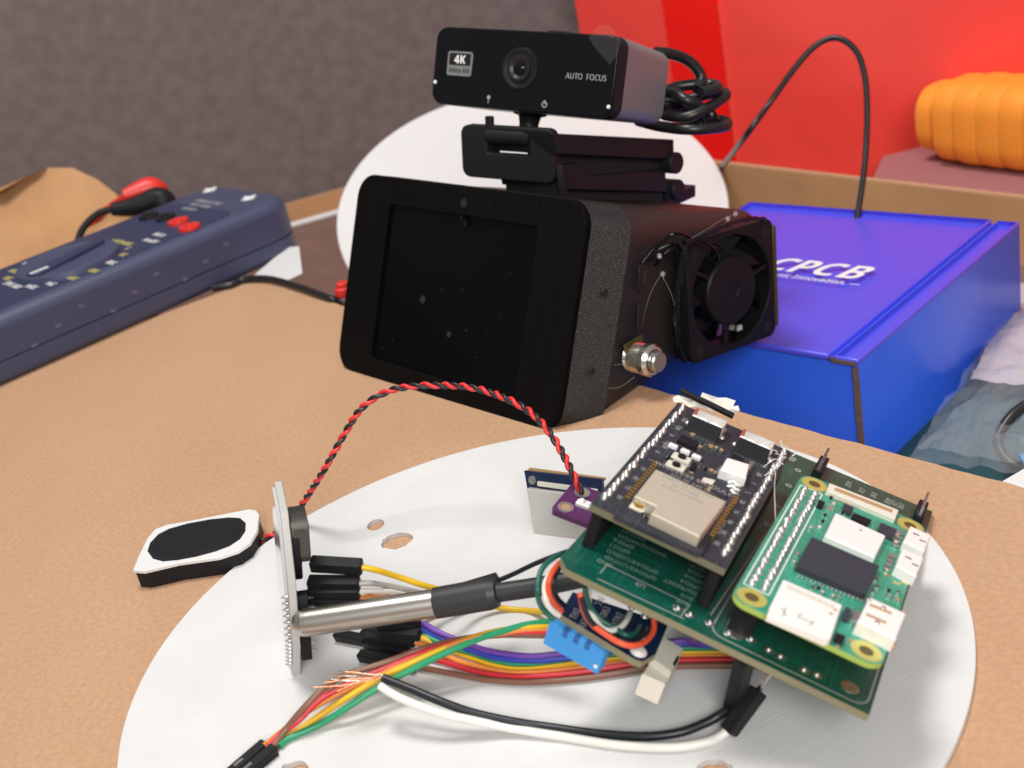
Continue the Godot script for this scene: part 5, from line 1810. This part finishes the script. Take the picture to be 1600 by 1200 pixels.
func wires() -> void:
	# ---- red and black twisted pair from the speaker to the amplifier
	var arc := [V(-83.4, 3, -317.93), V(-80.03, 3.5, -319.07), V(-77.02, 4, -320), V(-73.19, 6, -323.43), V(-66.36, 14, -318.55), V(-57.06, 26, -311.85), V(-49.48, 34, -314.49), V(-43.3, 40, -314.97), V(-36.06, 43, -315.43), V(-28.41, 44, -313.77), V(-19.31, 44, -309.98), V(-10.62, 43, -305.96), V(-2.5, 42, -297.26), V(3.37, 40, -289.24), V(6.83, 37, -282.04), V(9.07, 33, -275.84), V(10.48, 29, -270.32), V(11.6, 25, -267.78)]
	var mid := spline(arc, 14)
	var t := thing("twisted_wire", "red and black twisted wire arching in front of the screen", "wire", Transform3D(), arc[6])
	var run := 0.0
	var two := [[], []]
	for i in mid.size():
		if i > 0:
			run += mid[i].distance_to(mid[i - 1])
		var d := (mid[mini(i + 1, mid.size() - 1)] - mid[maxi(i - 1, 0)]).normalized()
		var u := d.cross(V(0.4, 0.3, 0.9)).normalized()
		var w := d.cross(u)
		var a := run / 6.0 * TAU + 0.7 * sin(run * 0.13) + 0.35 * sin(run * 0.41 + 1.0)
		var q := (u * cos(a) + w * sin(a)) * 0.54
		two[0].append(mid[i] + q)
		two[1].append(mid[i] - q)
	var s := Sh.new()
	tube(s, two[0], 0.6, 8)
	part("red_strand", s, M.wire_twist_red, t)
	s = Sh.new()
	tube(s, two[1], 0.58, 8)
	part("black_strand", s, M.wire_black, t)
	# ---- jumpers on the upright sensor board
	var g := "jumper wires plugged into the upright sensor board"
	jumper("yellow jumper wire plugged into the upright sensor board, the topmost", M.wire_yellow, V(-56.22, 31.66, -251.46), V(-44.12, 29.72, -248.36), [V(-41.14, 27.84, -248.59), V(-36.61, 23.09, -250.79), V(-31.76, 19.26, -251.22), V(-26.85, 15.11, -252.61), V(-20.94, 8.38, -256.1), V(-14.52, 4.15, -256.34), V(-8.26, 3.51, -253.84), V(-3.87, 5.8, -248.29)], 0.75, g)
	jumper("grey-white jumper wire plugged into the upright sensor board below the yellow one", M.wire_grey, V(-57.81, 27.63, -249.6), V(-45.56, 26.26, -246.76), [V(-43.01, 25.25, -247.39), V(-39.87, 20.1, -252.72), V(-35.67, 15.97, -255.21), V(-31.37, 11.62, -257.61), V(-24.61, 5.85, -259.34), V(-18.71, 2.28, -258.79), V(-12.4, 1.04, -257.11), V(-4.15, 1.92, -252.01)], 0.7, g)
	jumper("orange jumper wire plugged into the upright sensor board, the lowest", M.wire_orange, V(-59.1, 23.31, -248.69), V(-46.74, 22.23, -245.99), [V(-44.6, 21.38, -247.8), V(-42.58, 16.9, -253.44), V(-39.27, 11.68, -257.63), V(-32.78, 5.04, -260.06), V(-27.04, 0.59, -260.2), V(-20.95, -2.14, -258.94), V(-15.1, -2.68, -257.59), V(-9.1, -1.43, -254.86), V(-3.46, -0.11, -249.96)], 0.75, g)
	jumper("white jumper wire squeezed between two connectors on the upright sensor board", M.wire_white, V(-58.32, 25.74, -248.72), V(-46.05, 24.49, -245.93), [V(-44.14, 23.24, -247.56), V(-39.92, 19.87, -250.41), V(-35.98, 14.68, -254.61), V(-31.06, 10.19, -256.94)], 0.7, g)
	t = thing("loose_connector", "black connector shell lying open behind the steel probe", "connector", Transform3D(), V(-38.5, 12.13, -257.84))
	s = Sh.new()
	dupont(s, V(-43.48, 13.44, -260.65), V(-38.65, 11.55, -256.47), 2.8)
	part("shell", s, M.black_plastic, t)
	t = jumper("thin black jumper wire rising from the heat-shrink to the boards", M.wire_black, V(-22.4, 19.91, -243.81), V(-12.92, 21.69, -242.43), [V(-9.47, 23.44, -241.04), V(-3.58, 26.92, -238.24), V(1.14, 28.75, -236.89), V(5.12, 30.27, -235.38)], 0.6, "")
	# ---- rainbow bundle lying across the disc
	t = thing("rainbow_ribbon_cable", "rainbow bundle of seven wires lying across the disc under the boards", "ribbon cable", Transform3D(), V(-20.03, 3, -238.17))
	var runs := {
		"brown": [V(-36.74, 4, -240.1), V(-28.76, 4, -234.95), V(-20.42, 4, -229.76), V(-11.06, 4, -225.69), V(0.06, 4, -223.14), V(8.85, 4, -222.05), V(14.75, 4, -221.69), V(23.31, 4, -219.95), V(30.2, 4, -217.84), V(36.94, 4, -215.55), V(43.22, 5, -211.69)],
		"red": [V(-38.66, 5, -245.53), V(-32.27, 4, -241.58), V(-24.41, 4, -234.94), V(-17.32, 4, -230.38), V(-10.85, 4, -227.73), V(-0.38, 4, -225.39), V(9.26, 4, -224.49), V(15.12, 4, -223.68), V(23.74, 4, -221.92), V(30.67, 4, -219.78), V(37.45, 4, -217.46), V(43.82, 5, -213.76)],
		"orange": [V(-36.37, 8, -244.92), V(-31.98, 5, -243.73), V(-26.09, 4, -238.46), V(-17.18, 4, -232.01), V(-10.71, 4, -229.11), V(-0.13, 4, -227.2), V(9.49, 4, -225.83), V(15.42, 4, -225.24), V(24.07, 4, -223.46), V(31.04, 4, -221.3), V(37.85, 4, -218.96), V(44.25, 5, -215.23)],
		"yellow": [V(-34.87, 9, -245.14), V(-30.49, 6, -243.45), V(-24.58, 5, -239.15), V(-16.98, 4.5, -233.25), V(-10.49, 4.5, -230.32), V(0.12, 5, -227.75), V(9.74, 5, -226.38), V(15.59, 5, -225.33), V(24.23, 5, -223.55), V(31.18, 5, -221.38), V(37.99, 5, -219.03), V(44.68, 5, -216.71)],
		"green": [V(-35.78, 9, -247.55), V(-29.97, 7, -242.98), V(-23.31, 6, -238.42), V(-16.71, 6, -232.94), V(-10.26, 6, -229.77), V(0.34, 6, -228.08), V(9.92, 6, -226.47), V(15.75, 6, -225.42), V(24.38, 6, -223.63), V(31.33, 6, -221.45), V(38.12, 6, -219.1), V(44.8, 6, -216.77)],
		"blue": [V(-34.9, 10, -247.74), V(-31.26, 8, -245.2), V(-25.35, 7, -240.34), V(-18.28, 7, -233.91), V(-10.67, 7, -229.84), V(-3.31, 7, -227.8), V(5.59, 7, -226.66), V(12.94, 8, -224.75), V(21.46, 9, -221.91), V(26.36, 9, -220.68), V(29.15, 12, -215.28), V(32.54, 15, -210.16)],
		"purple": [V(-33.72, 11, -247.54), V(-29.79, 9, -244.64), V(-25.1, 8, -240.98), V(-19.2, 8, -235.4), V(-10.44, 8, -230.17), V(-3.06, 8, -228.35), V(5.84, 8, -227.21), V(13.11, 9, -224.82), V(21.57, 10, -221.75), V(26.46, 10, -220.51), V(29.06, 14, -213.84), V(32.41, 17, -208.7)]}
	var ends := {"brown": [V(-51.06, 4.5, -248.91), V(-36.95, 4.5, -239.79)], "red": [V(-49.86, 4.5, -253.74), V(-38.34, 5, -245.42)], "orange": [V(-49.91, 7, -254.18), V(-36.37, 8, -244.92)], "yellow": [V(-48.12, 10, -251.12), V(-34.66, 10, -244.25)], "green": [V(-57.52, 4.5, -259.67), V(-44.79, 5, -250.78)], "blue": [V(-44.7, 12, -249.31), V(-35.01, 11, -246.69)], "purple": [V(-43.24, 14, -248.19), V(-33.83, 12, -246.75)]}
	for k in runs:
		s = Sh.new()
		tube(s, spline(runs[k], 7), 0.72, 10)
		var w := part("wire", s, M["wire_" + k], t, k + " wire of the bundle")
		s = Sh.new()
		dupont(s, ends[k][0], ends[k][1], 2.54)
		part("connector", s, M.black_plastic, w)
	# ---- flat ribbon rising from the bottom left corner to the blue sensor
	t = thing("flat_ribbon_cable", "five-colour flat ribbon cable running from the bottom left to the blue sensor", "ribbon cable", Transform3D(), V(-40.7, 6, -239.4))
	runs = {
		"brown": [V(-71.01, 4, -221.35), V(-67.21, 6, -225.25), V(-62.13, 10, -226.06), V(-57.68, 12, -228.32), V(-53.45, 12, -231.57), V(-48.31, 12, -232.69), V(-41.45, 12, -233.96), V(-33.76, 12, -235.72), V(-24.21, 14, -233.46), V(-15, 16, -229.28), V(-7.68, 18, -224.02), V(-0.67, 20, -218.64)],
		"red": [V(-72.08, 4.5, -221.55), V(-68.68, 5, -225.1), V(-64.27, 7, -225.81), V(-59.26, 9, -228.81), V(-53.92, 10, -230.45), V(-48.66, 10.5, -231.6), V(-41.69, 11, -233.15), V(-33.79, 12, -234.25), V(-24.24, 14, -232.74), V(-14.91, 16.5, -229.07), V(-7.56, 18.5, -224.27), V(-0.59, 20.5, -218.65)],
		"orange": [V(-72.58, 5, -222), V(-69.31, 4.5, -225.65), V(-63.42, 6, -229.17), V(-56.12, 8, -230.59), V(-48.91, 9.5, -231.51), V(-41.81, 10.5, -232.14), V(-33.92, 11.5, -233.48), V(-25.04, 14, -232.03), V(-14.85, 17, -228.63), V(-7.44, 19, -224.52), V(-0.44, 21, -219.1)],
		"yellow": [V(-70.33, 4, -223.71), V(-66.41, 4, -225.31), V(-60.28, 5, -228.21), V(-52.86, 7.5, -229.67), V(-45.55, 9.5, -231.09), V(-38.34, 11, -232.01), V(-30.66, 12.5, -232.77), V(-21.05, 15, -231.77), V(-13.26, 17.5, -228.61), V(-7.31, 19.5, -224.77), V(-0.2, 22, -219.56)],
		"green": [V(-69.29, 4, -222.1), V(-67.08, 4, -224.21), V(-60.28, 4.5, -225.89), V(-52.88, 7, -226.63), V(-45.64, 9, -228.47), V(-38.47, 10.5, -230.07), V(-30.73, 12.5, -230.61), V(-21.13, 15, -230.57), V(-13.24, 18, -227.69), V(-7.17, 20, -225.26), V(0.01, 23, -219.79)]}
	for k in runs:
		s = Sh.new()
		tube(s, spline(runs[k], 7), 0.78, 10)
		part("wire", s, M["wire_" + k], t, k + " wire of the ribbon")
	for e in [[V(-78.15, 4.4, -217.24), V(-72.43, 4.4, -223.26)], [V(-76.05, 4.3, -215.28), V(-70.02, 4.3, -221.13)]]:
		s = Sh.new()
		var b0: Vector3 = e[0] + (e[0] - e[1]).normalized() * 5
		dupont(s, b0, e[1], 2.6)
		var cn := part("connector", s, M.black_plastic, t)
		s = Sh.new()
		var d: Vector3 = (e[1] - e[0]).normalized()
		bar(s, e[1] - d * 9 + V(0, 1.3, 0), e[1] - d * 6.5 + V(0, 1.3, 0), d.cross(V(0, 1, 0)), 0.9, 0.12)
		part("contact_window", s, M.nickel, cn)
	# ---- black and white leads with frayed ends
	t = jumper("black jumper wire with a frayed end curving across the front of the disc", M.wire_black, V(33.63, 25.44, -191.81), V(31.13, 6, -200.61), [V(28.13, 5, -200.48), V(24.85, 4.2, -199.93), V(18.91, 4, -198.98), V(11.54, 4, -200.08), V(2.59, 4, -203.67), V(-8.28, 4.5, -208.8), V(-15.6, 6, -211.18), V(-23.59, 8, -214.21), V(-30.43, 10.5, -217.39), V(-36.91, 12.5, -221.56), V(-42.59, 14.5, -224.8)], 1.0, "leads with frayed copper ends")
	t = jumper("white jumper wire with a frayed end curving across the front of the disc", M.wire_white, V(36.67, 11, -198.48), V(28.67, 4.4, -195.73), [V(26.31, 4, -195.19), V(22.78, 4, -194.51), V(16.21, 4, -195.2), V(5.68, 4, -199.22), V(-4.93, 4, -205.08), V(-15.9, 5, -210.11), V(-23.81, 7.5, -212.34), V(-31.78, 10, -214.96), V(-39.26, 12.5, -219.21), V(-43.3, 14, -222.71)], 1.0, "leads with frayed copper ends")
	s = Sh.new()
	bar(s, V(39.25, 17, -196.2), V(36.5, 11, -198.42), V(1, 0, 0), 0.9, 0.9, 0.1)
	part("pin", s, M.nickel, t)
	rng.seed = 3
	t = thing("frayed_copper", "frayed copper strands lying over the flat ribbon cable", "copper strands", Transform3D(), V(-43.04, 14, -225.36))
	for k in 15:
		s = Sh.new()
		var q0 := V(-42.92, 14, -225.5) + V(rng.randf_range(-0.8, 0.8), rng.randf_range(-0.3, 1.0), rng.randf_range(-0.5, 0.5))
		var q1 := q0 + V(rng.randf_range(-8, -4), rng.randf_range(-0.5, 2.5), rng.randf_range(-3.0, 1.5))
		var q2 := q1 + V(rng.randf_range(-7, -2), rng.randf_range(-1.0, 3.0), rng.randf_range(-3, 2))
		tube(s, spline([q0, q1, q2], 4), 0.12, 5)
		part("strand", s, M.copper if k % 3 else M.nickel, t)
	# ---- thin wires looping on the humidity sensor
	var pf := Transform3D(Basis(Vector3(0.7737, -0.3861, 0.5023), Vector3(0.4182, 0.9068, 0.0529), Vector3(-0.4759, 0.1692, 0.8631)), Vector3(64.09, 29.78, -241.72))
	t = thing("sensor_leads", "thin green, white, red and black leads soldered to the humidity sensor", "wire", pf, V(-22.5, -23, 55.76))
	for e in [["thin_green", [V(-40.57, -15, 50.41), V(-41.42, -15, 55.61), V(-41.37, -16, 58.78), V(-39.96, -18, 61.99), V(-38.44, -22, 60.75), V(-35.22, -24, 60.2)]], ["white", [V(-39.71, -15, 53.05), V(-39.19, -15, 60.13), V(-38.71, -17, 61.75), V(-36.94, -20, 61.97), V(-34.68, -23, 59.27)]], ["thin_red", [V(-39.21, -14.5, 54.34), V(-38.65, -14, 60.6), V(-38.01, -16, 62.05), V(-36.76, -19, 61.16), V(-34.72, -22.5, 58.35)]], ["black", [V(-38.51, -14.5, 54.51), V(-38.19, -15, 59.14), V(-37.4, -17, 60.09), V(-36.48, -20, 58.35), V(-35.25, -23, 55.36)]],
		["white", [V(-31.71, -15, 56.1), V(-31.06, -18, 55.02), V(-29.35, -20, 56.72), V(-26.61, -21.5, 57.85), V(-24.1, -21.5, 58.56), V(-22.5, -21.5, 55.92), V(-22.17, -21.5, 52.52), V(-22.84, -22.5, 47.49)]], ["thin_green", [V(-31.88, -15, 57.48), V(-29.79, -19, 56.88), V(-26.74, -21, 56.87), V(-23.39, -21.5, 56.75), V(-20.45, -21.5, 57.06), V(-19.23, -22, 54.51), V(-19.58, -23, 49.95)]], ["thin_red", [V(-31.82, -15, 60.24), V(-29.45, -18, 61.39), V(-27.38, -20, 61.06), V(-24.26, -20.5, 61.46), V(-20.47, -20.5, 62.02), V(-17.78, -20.5, 60.79), V(-16.25, -20.5, 57.4), V(-16.11, -20, 53.2), V(-17.54, -18, 51.3)]], ["black", [V(-30.83, -15, 61.65), V(-27.84, -19, 61.64), V(-24.21, -21.5, 59.79), V(-20.71, -21.5, 59.54), V(-18.6, -21.5, 57.74), V(-17.66, -22, 53.28), V(-18.14, -23, 49.39)]]]:
		s = Sh.new()
		tube(s, spline(e[1], 7), 0.62, 10)
		part("lead", s, M["wire_" + e[0]], t)

func small_things() -> void:
	# crumpled white tape and a black rod behind the black board
	var a := V(-3.18, -1.5, -14.28)
	var b := V(11.68, -1.5, -12.91)
	var f := Transform3D(Basis(Vector3(0.7814, -0.3889, 0.4880), Vector3(0.4182, 0.9068, 0.0529), Vector3(-0.4631, 0.1628, 0.8713)), Vector3(38.06, 44.18, -263.83))
	var t := thing("black_rod", "thin black rod antenna behind the two USB sockets", "antenna", f, a)
	var s := Sh.new()
	tube(s, [a + V(0, 1.6, 1.2), a.lerp(b, 0.5) + V(0, 1.5, 1.2), b + V(0, 1.2, 1.0)], 0.85, 10)
	part("rod", s, M.black_plastic, t)
	t = thing("torn_tape", "crumpled torn white tape stuck around the black rod", "tape", f, a)
	rng.seed = 12
	var grid := []
	for i in 9:
		var row := []
		for j in 5:
			var p := V(-3.76, -2.4, -9.91).lerp(V(11.64, -2.4, -16.24), i / 8.0)
			p += V(rng.randf_range(-0.5, 0.5), rng.randf_range(-0.3, 0.5) + j * 0.85 * (1.0 if i > 2 else 0.3), -j * 0.6 + rng.randf_range(-0.5, 0.5))
			row.append(p)
		grid.append(row)
	s = Sh.new()
	for i in 8:
		for j in 4:
			if (i == 2 and j == 3) or (i == 7 and j == 3):
				continue
			slab(s, [grid[i][j], grid[i + 1][j], grid[i][j + 1]], V(0.02, 0.03, -0.12))
			slab(s, [grid[i + 1][j], grid[i + 1][j + 1], grid[i][j + 1]], V(0.02, 0.03, -0.12))
	part("tape_strip", s, M.white_tape, t)
